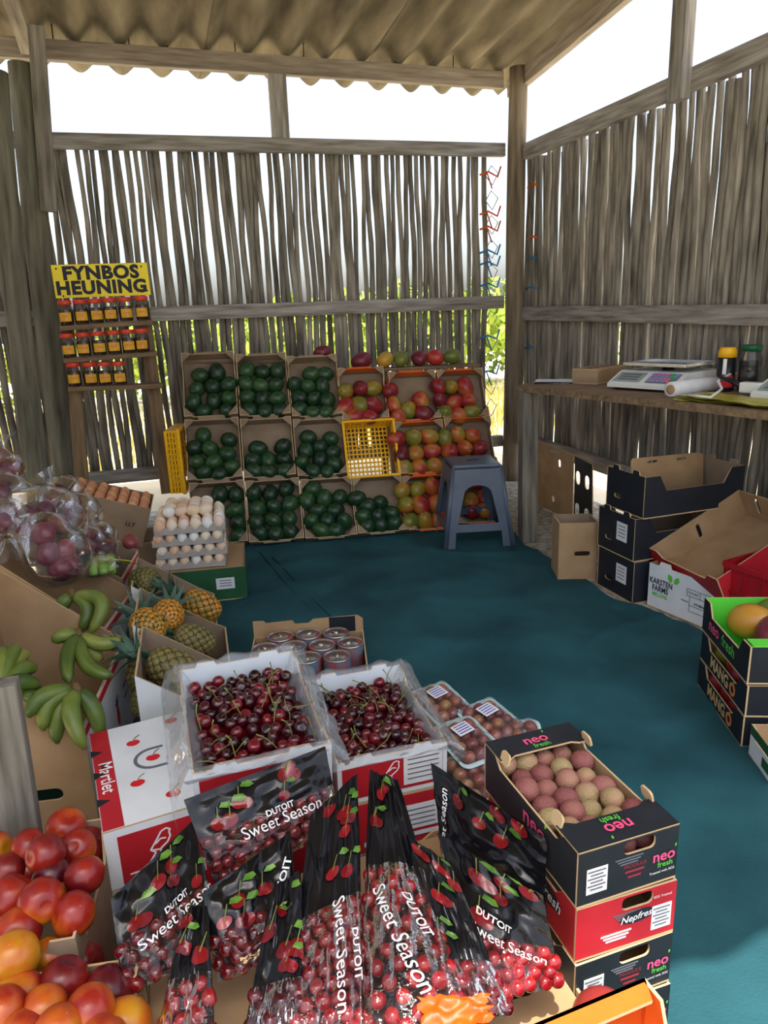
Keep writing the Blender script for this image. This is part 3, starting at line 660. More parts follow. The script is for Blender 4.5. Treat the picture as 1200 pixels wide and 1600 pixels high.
def weigh_scale(label, M):
    r = thing('weighing_scale', label, 'scale', M=M, group='shop scales on the counter')
    b = MB(); b.plate([(0, .012), (0, .03), (.115, .085), (.40, .085), (.40, .012)], .37, frame((-.185, 0, 0), (0, 1, 0), (0, 0, 1), (1, 0, 0)), mi=(0, 0, 0)); b.build('body', 'white_plastic', r)
    S = frame((0, .057, .058), (1, 0, 0), (0, .902, .431), (0, -.431, .902))
    patch('display', .15, .085, r, S @ TR(-.095, 0, 0), 'screen', .001, .002)
    kp = patch('keypad', .15, .085, r, S @ TR(.085, 0, 0), 'grey_plastic', .001, .002)
    for i in range(6):
        for j in range(4):
            b = MB(); b.box((-.058+i*.0235, -.030+j*.0205, .006), (.018, .014, .004)); b.build('key', ('key_c', 'key_a', 'key_b')[(i+j // 2) % 3 if i > 3 else (i*j) % 2], kp)
    for y in (-.022, 0, .022): patch('display_window', .11, .014, r, S @ TR(-.095, y, .002), 'ink_grey', .0008)
    b = MB(); b.rbox((0, .235, .112), (.33, .27, .006), .002); p = b.build('platter', 'steel', r)
    for x, y, w, d in ((0, .10, .33, .006), (0, .37, .33, .006), (-.165, .235, .006, .27), (.165, .235, .006, .27)):
        b = MB(); b.box((x, y, .119), (w, d, .012)); b.build('platter_rim', 'steel', p)
    b = MB(); b.lathe([(.03, .085), (.02, .11)], 12); b.build('pan_support', 'dark_plastic', r, (0, .235, 0))
    for x in (-.15, .15):
        for y in (.04, .36): b = MB(); b.lathe([(.012, 0), (.014, .013)], 10); b.build('foot', 'dark_plastic', r, (x, y, 0))
    return r
weigh_scale('white electronic scale with keypad and steel platter at the middle of the counter', local((2.275, 2.935, CZ+.001), (.33, -.94)))
weigh_scale('white electronic scale cut off at the right edge of the counter', local((2.43, 2.20, CZ+.006), (.18, -.98)))
pp = thing('paper_sheets', 'loose white papers at the far end of the counter', 'paper', (2.19, 3.56, CZ))
for k in range(3):
    b = MB(); b.grid(lambda u, v: ((u-.5)*.21, (v-.5)*.15, .003+.004*k+.006*noise.noise((u*2, v*2, k))), 8, 6); b.build('sheet', 'paper', pp, rot=(0, 0, -.9+.12*k))
tb = carton('small_carton', 'small flat cardboard box wrapped in clear tape on the counter', 'box', local((2.42, 3.47, CZ), (.45, -.89)), (.15, .33, .075), 'kraft', 'kraft', lid=True)
patch('tape', .155, .06, tb, side('front', .15, .33, 0, .037), 'clear_film', .001)
patch('tape', .06, .335, tb, TR(0, 0, .079), 'clear_film', .001)
b = MB(); b.lathe([(.022, 0), (.034, 0), (.034, .37), (.022, .37), (.022, 0)], 18)
o = put('paper_roll', None, None, M=frame((2.235, 2.70, CZ+.035), (.28, -.95, 0), (0, 0, 1), (-.95, -.28, 0)))
o.matrix_world = frame((2.225, 2.66, CZ+.036), (-.25, .97, 0), (0, 0, 1), (.97, .25, 0)); tag(o, 'white roll of paper lying in front of the scale on the counter', 'roll')
put('roll', b.mesh('roll', 'paper'), o); b = MB(); b.lathe([(.008, -.002), (.0215, -.002), (.0215, .372), (.008, .372)], 14); put('cardboard_core', b.mesh('cardboard_core', 'kraft'), o)
can = thing('drink_can', 'tall black drink can with a gold top on the counter', 'can', (2.585, 2.725, CZ+.0))
b = MB(); b.lathe([(.034, 0), (.040, .006), (.040, .155), (.001, .155)], 20); b.build('body', 'dark_plastic', can)
b = MB(); b.lathe([(.0402, .155), (.0402, .182), (.034, .196), (.034, .200), (.031, .197), (.001, .197)], 20); b.build('top', 'gold', can)
put('red_emblem', arc_label(.0405, .02, .075, -1.2, .1, 'ink_red', 'red_emblem'), can)
put('white_lettering', arc_label(.0407, .08, .15, -1.15, -.75, 'ink_white', 'white_lettering'), can)
jar = thing('pickle_jar', 'glass jar of dark pickles with a green lid behind the drink can', 'jar', (2.645, 2.645, CZ))
b = MB(); b.lathe([(.040, 0), (.050, .008), (.050, .15), (.040, .175), (.040, .185)], 20); b.build('glass', 'jar_glass', jar)
b = MB(); b.lathe([(.038, .004), (.047, .01), (.047, .14), (.001, .14)], 20); b.build('contents', 'olive_jar', jar)
b = MB(); b.lathe([(.045, .183), (.045, .208), (.042, .211), (.001, .211)], 20); b.build('lid', 'dark_green', jar)
bg = thing('plastic_bag', 'flattened yellow-green plastic bags on the counter edge', 'bag', (2.32, 2.38, CZ))
for k in range(3):
    b = MB(); b.grid(lambda u, v: ((u-.5)*.20, (v-.5)*.46, .006+.006*k+.008*noise.noise((u*3, v*5, k*3.1))), 10, 20); b.build('sheet', 'plastic_bag_yellow', bg, rot=(0, 0, .22-.07*k))
b = MB(); b.tube([(2.215,2.538,0.91),(2.225,2.418,0.91),(2.41,2.555,0.92),(2.418,2.591,0.95),(2.571,2.687,0.965),(2.729,2.754,0.96)], .006, 8)
tag(b.build('cable', 'white_plastic'), 'thin white cable looping over the yellow bags on the counter', 'cable')
ad = thing('power_adapter', 'small white power adapter beside the right-hand scale', 'adapter', (2.46, 2.44, CZ+.02), (0, 0, .3))
b = MB(); b.rbox((0, 0, .028), (.05, .09, .045), .006); b.build('body', 'white_plastic', ad); b = MB(); b.tube([(0, .045, .028), (.02, .10, .05), (.03, .16, .06)], [.014, .012, .008], 10); b.build('plug', 'dark_plastic', ad)

# ================================================================== boxes under and beside the counter
def handle(w=.09, h=.03, cx=0, cy=.1): return rounded(w, h, h/2-.0005, cx, cy)
STK = ['bottom', 'middle', 'top']
for k, (dx, dy, h) in enumerate(((0, 0, .195), (-.004, .006, .195), (.02, -.012, .185))):
    z = (0, .197, .395)[k]
    r = carton('black_carton', '%s of the three stacked black cardboard boxes by the reed wall' % STK[k], 'box', TR(2.235+dx, 2.64+dy, z), (.53, .27, h), 'navy_card', 'kraft_grey', ('dip', 'dip', 'tabs', 'tabs'), .005, 'stacked black boxes', {'left': [handle(.05, .02, -.05, .06)]})
    if k < 2:
        lb = patch('paper_label', .075, .085, r, side('left', .53, .27, 0, .115) @ TR(.045, 0, 0), 'paper', .001)
        for q in range(4): patch('label_print', .05, .004, lb, TR(0, .026-q*.016, .001), 'ink_grey', .0008)
    else:
        b = MB(); b.plate([(-.21, 0), (.21, 0), (.21, .205), (.18, .215), (-.20, .225), (-.21, .21)], .005, frame((.02, .06, .0), (1, .05, 0), (0, .10, .99), (0, -.99, .1)), [rounded(.06, .012, .005, -.09, .200), rounded(.06, .012, .005, .08, .196)], (0, 0, 1))
        b.build('inner_flap', ['kraft', 'kraft_edge'], r)
carton('open_carton', 'small open brown cardboard box with a handle slot beside the black boxes', 'box', TR(1.935, 2.925, 0) @ RZ(-20), (.185, .16, .295), 'kraft', 'kraft_grey', ('flat',)*4, .005, None, {'front': [handle(.075, .024, .02, .135)]})
fl = thing('folded_carton', 'flattened brown and black cardboard box with round holes under the counter', 'cardboard', (2.46, 3.72, 0))
b = MB(); b.plate([(-.44, -.0), (-.02, 0), (.0, .42), (-.44, .44)], .006, frame((0, 0, .002), (0, -1, 0), (-.05, 0, 1), (-1, 0, -.05)), [rounded(.03, .05, .0149, -.16, .34), rounded(.03, .045, .0149, -.24, .09), rounded(.10, .016, .007, -.22, .405)], (0, 0, 1)); b.build('brown_panel', ['kraft', 'kraft_edge'], fl)
b = MB(); b.plate([(.0, 0), (.20, 0), (.20, .40), (.02, .42)], .006, frame((-.004, 0, .002), (0, -1, 0), (-.05, 0, 1), (-1, 0, -.05)), [rounded(.045, .085, .0215, .05, .29), rounded(.045, .085, .0215, .145, .28), rounded(.045, .08, .0215, .04, .09), rounded(.045, .08, .0215, .14, .08)], (0, 0, 1)); b.build('black_panel', ['black_card', 'kraft_edge'], fl)
KX, KY = Vector((.17, -.985, 0)).normalized(), Vector((.985, .17, 0)).normalized()
def kframe(p, z=0): return frame((p[0], p[1], z), KX, KY, (0, 0, 1))
kp_ = Vector((2.055, 2.295, 0))+KY*.19
r = carton('melon_carton', 'white cardboard melon box printed with black and green lettering on the floor', 'box', kframe(kp_), (.365, .38, .20), 'white_card', 'kraft', ('tabs', 'tabs', 'flat', 'flat'), .005)
S = side('front', .365, .38, 0, 0)
text('KARSTEN', .036, r, S @ TR(-.115, .125, 0), 'ink', bold=.03, sx=.8); text('FARMS', .036, r, S @ TR(-.118, .094, 0), 'ink', bold=.03, sx=.8); text('MELONS', .026, r, S @ TR(-.118, .066, 0), 'ink_green', bold=.03, sx=.8)
for a in (-25, 30):
    b = MB(); b.plate([(0, 0), (.012, .010), (.014, .028), (0, .040), (-.010, .024), (-.008, .008)], .0006, mi=(0, 0, 0)); b.build('leaf_emblem', 'ink_green', r).matrix_local = S @ TR(-.055+a*.0003, .142, .0004) @ RZ(-a)
for x, y, w, h in ((.085, .145, .13, .002), (.085, .115, .13, .002), (.09, .075, .11, .002), (.09, .05, .11, .002), (.02, .13, .002, .03), (.15, .13, .002, .03), (.035, .083, .002, .066), (.145, .083, .002, .066), (.085, .13, .002, .03)):
    patch('printed_table', w, h, r, S @ TR(x, y, 0), 'ink', .0005)
text('COUNT', .015, r, S @ TR(.052, .13, 0), 'ink', bold=.02); text('ATHENA', .014, r, S @ TR(.085, .087, 0), 'ink', bold=.04); text('WEIGHT', .010, r, S @ TR(.012, .087, 0), 'ink', bold=.02)
rp = Vector((2.205, 2.27, 0))+KY*.12
r = carton('red_carton', 'open red cardboard box with brown lining tipped on the white melon box', 'box', kframe(rp, .235) @ RZ(-12) @ RX(26), (.42, .50, .14), 'red_card', 'kraft', ('shallow', 'flat', 'flat', 'flat'), .005, None, {'back': [rounded(.02, .08, .009, -.02, .075), rounded(.02, .08, .009, .11, .075)], 'left': [rounded(.02, .07, .009, .0, .07)]})
cp = Vector((2.12, 1.95, 0))+KY*.2
r = thing('red_crate', 'red plastic crate with ribbed sides behind the mango boxes', 'crate', M=kframe(cp))
for s in ('front', 'back', 'right', 'left'):
    L = .35 if s in ('front', 'back') else .40; b = MB(); S = side(s, .35, .40, .006, 0)
    b.plate([(-L/2, 0), (L/2, 0), (L/2, .31), (L*.3, .31), (L*.24, .285), (-L*.24, .285), (-L*.3, .31), (-L/2, .31)], .006, S, mi=(0, 0, 0))
    b.box((0, .30, .009), (L, .02, .012), 0, S)
    for i in range(5): b.box((-L/2+.02+(L-.04)*i/4, .15, .009), (.008, .29, .008), 0, S)
    for i in range(2): b.box((0, .10+.10*i, .009), (L, .008, .008), 0, S)
    b.build('ribbed_side', 'red_plastic', r)
b = MB(); b.box((0, 0, .004), (.35, .40, .008)); b.build('base', 'red_plastic', r)

# mango boxes at the right edge
MX = Vector((-.39, -.92, 0)).normalized(); MY = Vector((-MX.y, MX.x, 0))
def mframe(z, dx=0): p = Vector((1.6405, 1.6365, 0))+MX*dx+MY*.15; return frame((p.x, p.y, z), MX, MY, (0, 0, 1))
for k, z in enumerate((.012, .116)):
    r = carton('mango_carton', ('bottom' if k == 0 else 'middle')+' dark box with gold fruit lettering in the mango stack', 'box', mframe(z, .004*k), (.375, .30, .10), 'navy_card', 'kraft', ('dip', 'dip', 'flat', 'flat'), .005, 'dark mango boxes')
    S = side('front', .375, .30, 0, 0)
    text('MANG', .056, r, S @ TR(-.02, .034, 0), 'ink_gold', bold=.035, sx=.92)
    b = MB(); b.plate([(.022*math.cos(a), .022*math.sin(a)) for a in [2*PI*i/16 for i in range(16)]], .0006, None, [[(.012*math.cos(-a), .012*math.sin(-a)) for a in [2*PI*i/12 for i in range(12)]]], (0, 0, 0)); b.build('ring_emblem', 'ink_orange', r).matrix_local = S @ TR(.088, .034, .0004)
    b = MB(); b.plate([(0, 0), (.010, .004), (.012, .014), (.003, .010)], .0006, mi=(0, 0, 0)); b.build('leaf_emblem', 'ink_green', r).matrix_local = S @ TR(.090, .056, .0004)
    for i in range(4): place(MANGO[i % 2], 'mango', 'mango glimpsed through the side opening of the %s dark mango box' % ('bottom' if k == 0 else 'middle'), 'mango', 'mangoes inside the %s dark box' % ('bottom' if k == 0 else 'middle'), mframe(z, .004*k) @ Vector((-.10+.07*i, -.095+.01*(i % 2), .053)), None, .95, None)
r = carton('fresh_carton', 'black fruit box with bright green lining and mangoes topping the right stack', 'box', mframe(.218, -.004), (.375, .30, .118), 'black_card', 'lime_card', ('dip', 'shallow', 'flat', 'flat'), .005)
S = side('front', .375, .30, 0, 0)
text('neo', .058, r, S @ TR(-.085, .048, 0), 'ink_pink', bold=.016); text('fresh', .052, r, S @ TR(.035, .044, 0), 'ink_green', bold=.012)
b = MB(); b.box((.16, -.02, .118), (.05, .24, .004)); b.build('corner_flap', 'lime_card', r)
for k, (x, y, s, nm, cc) in enumerate(((-.07, -.05, 1.45, 'yellow mango at the near left', 'yellow'), (-.12, .05, 1.45, 'green mango at the far left', 'green'), (.03, -.01, 1.5, 'purple-red mango in the middle', 'purple'), (-.03, .09, 1.4, 'orange-yellow mango at the back', 'yellow'), (.10, .06, 1.4, 'red mango at the near end', 'red'))):
    place(MV[cc], 'mango', nm+' of the green-lined black box', 'mango', 'mangoes in the green-lined box', mframe(.218) @ Vector((x, y, .085)), (1.2, .5*k, .9*k), s, STEMMAN)
r = carton('green_white_carton', 'worn green and white cardboard box below the mango stack at the right edge', 'box', frame((1.66, 1.30, .012), MX, MY, (0, 0, 1)), (.16, .28, .10), 'white_card', 'kraft', ('dip', 'flat', 'flat', 'tabs'), .005)
S = side('front', .16, .28, 0, 0); patch('green_band', .16, .03, r, S @ TR(0, .085, 0), 'green_card', .0006); patch('green_band', .05, .03, r, S @ TR(.03, .035, 0), 'green_card', .0006)

# ================================================================== eggs
def egg_tray_mesh(nx, ny, p):
    b = MB(); k = 8
    def hgt(x, y): return .022*(math.cos(2*PI*x/p)*math.cos(2*PI*y/p)*.5+.5) + .010*(1-abs(math.sin(PI*x/p)*math.sin(PI*y/p)))
    def fn(u, v, dz=0): x, y = u*nx*p, v*ny*p; return (x-nx*p/2, y-ny*p/2, hgt(x, y)+dz)
    b.grid(lambda u, v: fn(u, v, .004), nx*k, ny*k); b.grid(lambda u, v: fn(1-u, v), nx*k, ny*k)
    for v in (0, 1): b.grid(lambda u, w: (fn(u, v)[0], fn(u, v)[1], fn(u, v)[2]*w+.004*w), nx*k, 1)
    for u in (0, 1): b.grid(lambda v, w: (fn(u, v)[0], fn(u, v)[1], fn(u, v)[2]*w+.004*w), ny*k, 1)
    return b.mesh('egg_tray', 'egg_tray')
gbx = TR(.185, 3.47, 0) @ RZ(-8)
r = carton('green_carton', 'dark green cardboard box under the stacked egg trays', 'box', gbx @ TR(0, 0, .012), (.42, .38, .160), 'green_card', 'kraft', ('flat',)*4, .005, lid=False)
b = MB(); b.box((0, 0, .158), (.415, .375, .004)); b.build('top', 'kraft', r)
S = side('front', .42, .38, 0, 0); lb = patch('paper_label', .085, .055, r, S @ TR(.115, .085, 0), 'paper', .0006)
for q in range(3): patch('label_print', .055, .004, lb, TR(0, .015-q*.013, .001), 'ink_grey', .0008)
ETP = .0535; ETM = egg_tray_mesh(6, 6, ETP)
LV = ['lowest', 'second lowest', 'second highest', 'topmost']
for k in range(4):
    M = gbx @ TR(-.035+.006*(k % 2), -.0+.004*k, .176+k*.056) @ RZ(3*(k % 2)-1)
    tag(put('egg_tray', ETM, None, M=M), 'grey moulded pulp egg tray, %s of the stack' % LV[k], 'egg tray', 'stacked egg trays')
    for i in range(6):
        for j in range(6):
            if k < 3 and not (j == 0 or i == 5): continue
            p = M @ Vector(((i-2.5)*ETP, (j-2.5)*ETP, .036 if k == 3 else .034))
            place(EGG, 'egg', 'pale hen egg standing in the %s grey tray' % LV[k], 'egg', 'eggs in the %s grey tray' % LV[k], p, (rf.uniform(-.2, .2), rf.uniform(-.2, .2), 0), rf.uniform(.92, 1.02) if k == 3 else .86)
for i in range(4):
    for j in range(4):
        p = gbx @ Vector((-.035+(i-1.5)*ETP*1.05, .02+(j-1.2)*ETP*1.05, .176+3*.056+.083))
        place(EGG, 'egg', 'loose pale egg lying on top of the filled egg tray', 'egg', 'loose eggs piled on the top tray', p, (1.4+rf.uniform(-.4, .4), rf.uniform(-.4, .4), rf.uniform(0, 6)), rf.uniform(.92, 1.05))
eM = TR(-.195, 3.86, .455) @ RZ(-4) @ RY(19) @ TR(0, 0, -.20)
r = carton('egg_carton', 'large dark brown cardboard box full of brown eggs beside the honey shelf', 'box', eM, (.40, .32, .20), 'kraft_grey', 'kraft_grey', ('flat', 'flat', 'flat', 'flat'), .005)
text('LLY', .03, r, side('front', .40, .32, 0, 0) @ TR(.12, .10, 0), 'ink', bold=.03)
for i in range(7):
    for j in range(6):
        place(EGGB, 'egg', 'brown hen egg packed in the tilted brown box', 'egg', 'brown eggs in the tilted box', eM @ Vector(((i-3)*.0545, (j-2.5)*.051, .178+.006*((i+j) % 2))), (rf.uniform(-.3, .3), rf.uniform(-.3, .3), 0), .93)
eB = carton('support_carton', 'plain cardboard box propping up the box of brown eggs', 'box', TR(-.19, 3.88, 0), (.36, .28, .20), 'kraft_grey', 'kraft_grey', lid=True)

# ================================================================== left display: sloping white cartons of onions and bananas
def slope_carton(name, label, M, w, d, hl, hr, outer, inner, group, printed=True, near='kraft', holes=(), t=.006):
    r = thing(name, label, 'box', M=M, group=group); mats = [outer, inner, 'kraft_edge']
    b = MB(); b.plate([(-w/2, -d/2), (w/2, -d/2), (w/2, d/2), (-w/2, d/2)], t, mi=(1, 0, 2)); b.build('base', mats, r)
    b = MB(); b.plate([(-w/2, 0), (w/2, 0), (w/2, hr), (w*.30, hr+(hl-hr)*.17), (-w/2, hl)], t, side('front', w, d, t, 0), holes); b.build('end_panel', [near, inner, 'kraft_edge'], r)
    b = MB(); b.plate([(w/2, 0), (w/2, hl), (-w*.30, hr+(hl-hr)*.17), (-w/2, hr), (-w/2, 0)], t, side('back', w, d, t, 0)); b.build('end_panel', [near, inner, 'kraft_edge'], r)
    b = MB(); b.plate(wall_outline(d-2*t, hr, 'flat'), t, side('right', w, d, t, 0)); rp_ = b.build('side_panel', mats, r)
    b = MB(); b.plate(wall_outline(d-2*t, hl, 'flat'), t, side('left', w, d, t, 0)); b.build('side_panel', [near, inner, 'kraft_edge'], r)
    if printed:
        S = side('right', w, d, 0, 0)
        patch('red_stripe', d-.02, .022, rp_, S @ TR(0, hr-.018, 0), 'ink_red', .0006); patch('red_stripe', d-.02, .018, rp_, S @ TR(0, .02, 0), 'ink_red', .0006)
        for x in (-.28*d, .12*d):
            b = MB(); b.plate([(.016*math.cos(a), .032*math.sin(a)) for a in [2*PI*i/14 for i in range(14)]], .0006, mi=(0, 0, 0)); b.build('pineapple_emblem', 'ink_red', rp_).matrix_local = S @ TR(x, hr*.48, .0006)
            b = MB()
            for a in (-50, -25, 0, 25, 50): b.plate([(-.005, 0), (.005, 0), (0, .036)], .0006, RZ(a), mi=(0, 0, 0))
            b.build('crown_emblem', 'ink_blue', rp_).matrix_local = S @ TR(x, hr*.48+.030, .0008)
        text('Weano', .045, rp_, S @ TR(-.02*d, hr*.20, .0006), 'ink_blue', bold=.02)
        for q in range(2): patch('small_print', .05, .006, rp_, S @ TR(.34*d, hr*(.62-.12*q), 0), 'ink_blue', .0006)
    return r
AM = TR(-.30, 3.06, 0) @ RZ(-10); BMx = TR(-.335, 2.64, 0) @ RZ(-15); CMx = TR(-.372, 2.085, 0) @ RZ(-10)
slope_carton('produce_carton', 'sloping white carton holding the bags of red onions', AM, .36, .36, .60, .33, 'white_card', 'kraft_grey', 'sloping produce cartons')
slope_carton('produce_carton', 'sloping white carton with a bunch of dark green bananas', BMx, .36, .355, .60, .31, 'white_card', 'kraft', 'sloping produce cartons')
slope_carton('produce_carton', 'sloping brown carton of green bananas with a handle slot in front', CMx, .37, .54, .60, .31, 'white_card', 'kraft', 'sloping produce cartons', holes=[handle(.10, .035, .06, .13)])
# bananas: each hand has a stalk and separate fingers
def banana(parent, a, c, mid, r=.021):
    a, c, m = Vector(a), Vector(c), Vector(mid); pts, rr = [], []
    for i in range(13):
        t = i/12; pts.append(a*(1-t)**2+m*2*t*(1-t)+c*t*t); rr.append(r*(.30+.70*min(1, math.sin(PI*min(1, .10+t*.86))**.55)) if 0 < i < 12 else r*.28)
    b = MB(); b.tube(pts, rr, 7); o = b.build('banana', 'banana_skin', parent); b = MB(); b.tube([pts[-1]-(pts[-2]-pts[-1])*0, pts[-1]+(pts[-1]-pts[-2])*.25], [r*.27, r*.18], 6); b.build('tip', 'stem_brown', o)
def hand(label, stalk, fingers, r=.021):
    s = Vector(stalk); h = thing('banana_bunch', label, 'bananas', s, group='bunches of green bananas')
    b = MB(); b.tube([(0, .008, .016), (0, 0, .004), (.004, -.004, -.012)], [.008, .013, .012], 8); b.build('stalk', 'stem_brown', h)
    for end, bend in fingers:
        e = Vector(end)-s; d = e.normalized(); m = e*.5+Vector(bend); banana(h, d*.008, e, m, r)
hand('bunch of dark green bananas leaning at the back of the white carton', (-0.284,2.387,0.46), [((-0.24,2.278,0.36), (.13, 0, .06)), ((-0.27,2.317,0.36), (.07, 0, .02)), ((-0.331,2.402,0.38), (-.02, -.02, .02))], .024)
hand('bunch of green bananas whose fingers stick out over the printed panel', (-0.256,2.137,0.42), [((-0.138,2.104,0.4), (.0, -.03, -.03)), ((-0.165,1.957,0.36), (-.04, -.07, -.02)), ((-0.276,1.961,0.36), (-.03, 0, .02)), ((-0.199,2.117,0.34), (0, 0, -.03)), ((-0.324,2.119,0.42), (0, 0, .02))], .022)
hand('bunch of pale yellow-green bananas at the left edge', (-0.417,1.797,0.44), [((-0.364,1.963,0.46), (.0, .0, .05)), ((-0.345,1.928,0.43), (.01, .0, .05)), ((-0.331,1.853,0.41), (0, 0, .05)), ((-0.406,1.921,0.5), (0, 0, .04)), ((-0.377,1.929,0.5), (0, 0, .03))], .022)
hand('large bunch of green bananas at the front of the brown carton', (-0.244,1.826,0.4), [((-0.232,1.712,0.3), (-.035, -.02, .05)), ((-0.199,1.786,0.28), (.02, .0, .03)), ((-0.364,1.823,0.42), (0, -.03, -.03)), ((-0.323,1.765,0.34), (-.04, 0, .05)), ((-0.35,1.768,0.38), (-.03, 0, .05)), ((-0.297,1.761,0.3), (-.03, 0, .03))], .023)
# bags of red onions
def wrap_bag(label, cat, pts, r, m, nk, seed, knot, fm, flabel, fname):
    """clear bag round a heap of fruit: every fruit is a thing of its own"""
    c = sum((Vector(p) for p in pts), Vector())/len(pts)
    g = thing('plastic_bag', label, 'bag', c)
    for p in pts: place(fm, fname, flabel, fname, flabel, p, None, r/.042)
    kd = (Vector(knot)-c); vs, fs = [], []; nu, nv = 22, 14
    def surf(u, v):
        th_, ph_ = PI*v, 2*PI*u; d = Vector((math.sin(th_)*math.cos(ph_), math.sin(th_)*math.sin(ph_), math.cos(th_)))
        h = max(((Vector(p)-c).dot(d)+r*1.06) for p in pts); q = d*h*(1+.05*noise.noise(d*6+Vector((seed, 0, 0))))
        return q
    b = MB(); b.grid(lambda u, v: surf(u, v), nu, nv); b.build('film', 'clear_film', g)
    kb = MB(); kn = kd.normalized(); a = kn.orthogonal().normalized(); e = kn.cross(a)
    base = kd*.72
    def tuft(u, v):
        q = 2*PI*u; rr = .016+.05*v*v*(1+.25*math.sin(q*7))*.9; return base+kn*(.0+.075*v)+(a*math.cos(q)+e*math.sin(q))*rr
    kb.grid(tuft, 28, 5); kb.build('gathered_neck', 'clear_film', g)
    return g
OL = 'red onion inside the clear bag '
wrap_bag('clear bag of red onions, largest, in the middle of the heap', 'bag', [(-0.445,2.868,0.62),(-0.388,2.889,0.62),(-0.438,2.698,0.6),(-0.364,2.568,0.62),(-0.335,2.752,0.6),(-0.356,2.539,0.56),(-0.312,2.588,0.55),(-0.3,2.558,0.5),(-0.325,2.534,0.5)], .043, 'x', 1, 3, (-0.489,2.928,0.66), ONION, OL+'largest of the heap', 'onion')
wrap_bag('clear bag of dark red onions knotted at the top, against the post', 'bag', [(-0.382,3.305,0.6),(-0.325,3.182,0.58),(-0.407,3.223,0.58),(-0.319,3.119,0.54),(-0.285,3.045,0.52)], .043, 'x', 1, 5, (-0.408,3.178,0.68), ONION, OL+'knotted against the post', 'onion')
wrap_bag('clear bag of red onions lying beside the printed carton panel', 'bag', [(-0.273,2.948,0.5),(-0.218,2.999,0.47),(-0.202,2.913,0.44),(-0.274,2.84,0.48)], .043, 'x', 1, 7, (-0.249,2.975,0.55), ONION, OL+'beside the printed carton panel', 'onion')
wrap_bag('clear bag of bright red onions at the upper left edge', 'bag', [(-0.552,3.135,0.8),(-0.507,3.092,0.76),(-0.537,3.042,0.74),(-0.611,3.174,0.76)], .043, 'x', 1, 9, (-0.546,3.154,0.86), ONION, OL+'at the upper left edge', 'onion')
wrap_bag('clear bag of red onions at the left edge below the upper bag', 'bag', [(-0.539,2.94,0.7),(-0.502,2.786,0.66),(-0.532,2.698,0.64),(-0.488,2.694,0.64)], .043, 'x', 1, 11, (-0.471,2.571,0.6), ONION, OL+'at the left edge, lower bag', 'onion')
place(ONION, 'onion', 'single loose red onion beside the egg box', 'onion', None, (-0.122,3.236,0.36), (0, .3, 0), .95)
gv = thing('vegetable_bag', 'clear bag of green vegetables with a yellow label below the onions', 'bag', (-0.227,2.804,0.4))
for k, dx in enumerate((-.035, .0, .03)):
    b = MB(); b.tube([(dx, .07, .01), (dx+.012, .0, .03), (dx+.02, -.07, 0)], [.016, .024, .013], 9); b.build('vegetable', 'plum_veg', gv)
b = MB(); b.grid(lambda u, v: (.085*math.cos(2*PI*u)*math.sin(PI*v*.98+.02), -.10*math.cos(PI*v), .012+.042*math.sin(2*PI*u)*math.sin(PI*v*.98+.02)), 16, 12); b.build('film', 'clear_film', gv)
b = MB(); b.box((.045, -.05, .045), (.10, .028, .002)); b.build('yellow_label', 'sign_yellow', gv, rot=(0, .4, .7)); b = MB(); b.box((.06, -.075, .038), (.10, .022, .002)); b.build('green_label', 'green_card', gv, rot=(0, .4, .7))

# pineapples
def pine_body():
    b = MB(); nu, nv = 72, 48
    def kk(u, v): return math.cos(2*PI*(u*5+v*3.5))*math.cos(2*PI*(u*5-v*3.5))
    def fn(u, v):
        t = PI*(.002+.996*v); rr = .052*math.sin(t)**.55; z = -.082*math.cos(t)
        rr += .0075*abs(kk(u, v))**.7*math.sin(t)
        return (rr*math.cos(2*PI*u), rr*math.sin(2*PI*u), z)
    b.grid(fn, nu, nv)
    b.m = [0 if abs(kk((i % nu+.5)/nu, (i//nu+.5)/nv)) > .22 else 1 for i in range(len(b.f))]
    return b.mesh('body', ['pineapple_skin', 'pineapple_seam'])
PB = pine_body()
def leaf(L, w, bend):
    b = MB(); b.grid(lambda u, v: ((u-.5)*w*(1-v)**.7*(1+.4*math.sin(PI*v)), bend*v*v*L, L*v-.25*bend*L*v**3+.25*w*abs(u-.5)*2*(1-v)), 2, 7); return b.mesh('leaf', 'pineapple_leaf')
LV_ = [leaf(.10, .020, .25), leaf(.085, .020, .7), leaf(.065, .018, 1.1)]
PG = PB.copy(); PG.materials[0] = MATS['pineapple_green']
def pineapple(label, loc, axis, s=1, crown=True, body=None):
    z = Vector(axis).normalized(); x = z.orthogonal().normalized()
    r = thing('pineapple', label, 'pineapple', M=frame(loc, x, z.cross(x), z) @ Matrix.Scale(s, 4), group='pineapples'); put('body', body or PB, r)
    if crown:
        for k in range(18): put('leaf', LV_[k // 7 if k < 18 else 2], r, (0, 0, .078-.002*(k // 7)), (0, 0, k*2.4), (1.6, 1.6, 1.6))
PN = [(TR(.04, 2.80, 0), 'farthest'), (TR(.045, 2.43, 0), 'middle'), (TR(.05, 2.07, 0), 'nearest')]
for M, nm in PN: slope_carton('pineapple_carton', 'open white-edged cardboard box of pineapples, %s of three' % nm, M @ RZ(-4), .29, .345, .37, .17, 'white_card', 'kraft_grey', 'pineapple boxes', False, 'white_card')
pineapple('pineapple with a full spiky crown at the right of the farthest box', (0.122,2.643,0.25), (-1, .1, .75), .95)
pineapple('pale pineapple at the left of the farthest box', (-0.069,2.729,0.35), (-.4, 1, -.2), .95, False, PG)
pineapple('orange pineapple lying end-on at the left of the middle box', (-0.068,2.339,0.33), (-.2, 1, -.1), 1)
pineapple('orange pineapple behind another in the middle box', (-0.002,2.4,0.33), (.1, 1, -.2), .95)
pineapple('greenish pineapple with drooping crown in the middle box', (0.07,2.324,0.26), (-1, -.15, .55), .9, True, PG)
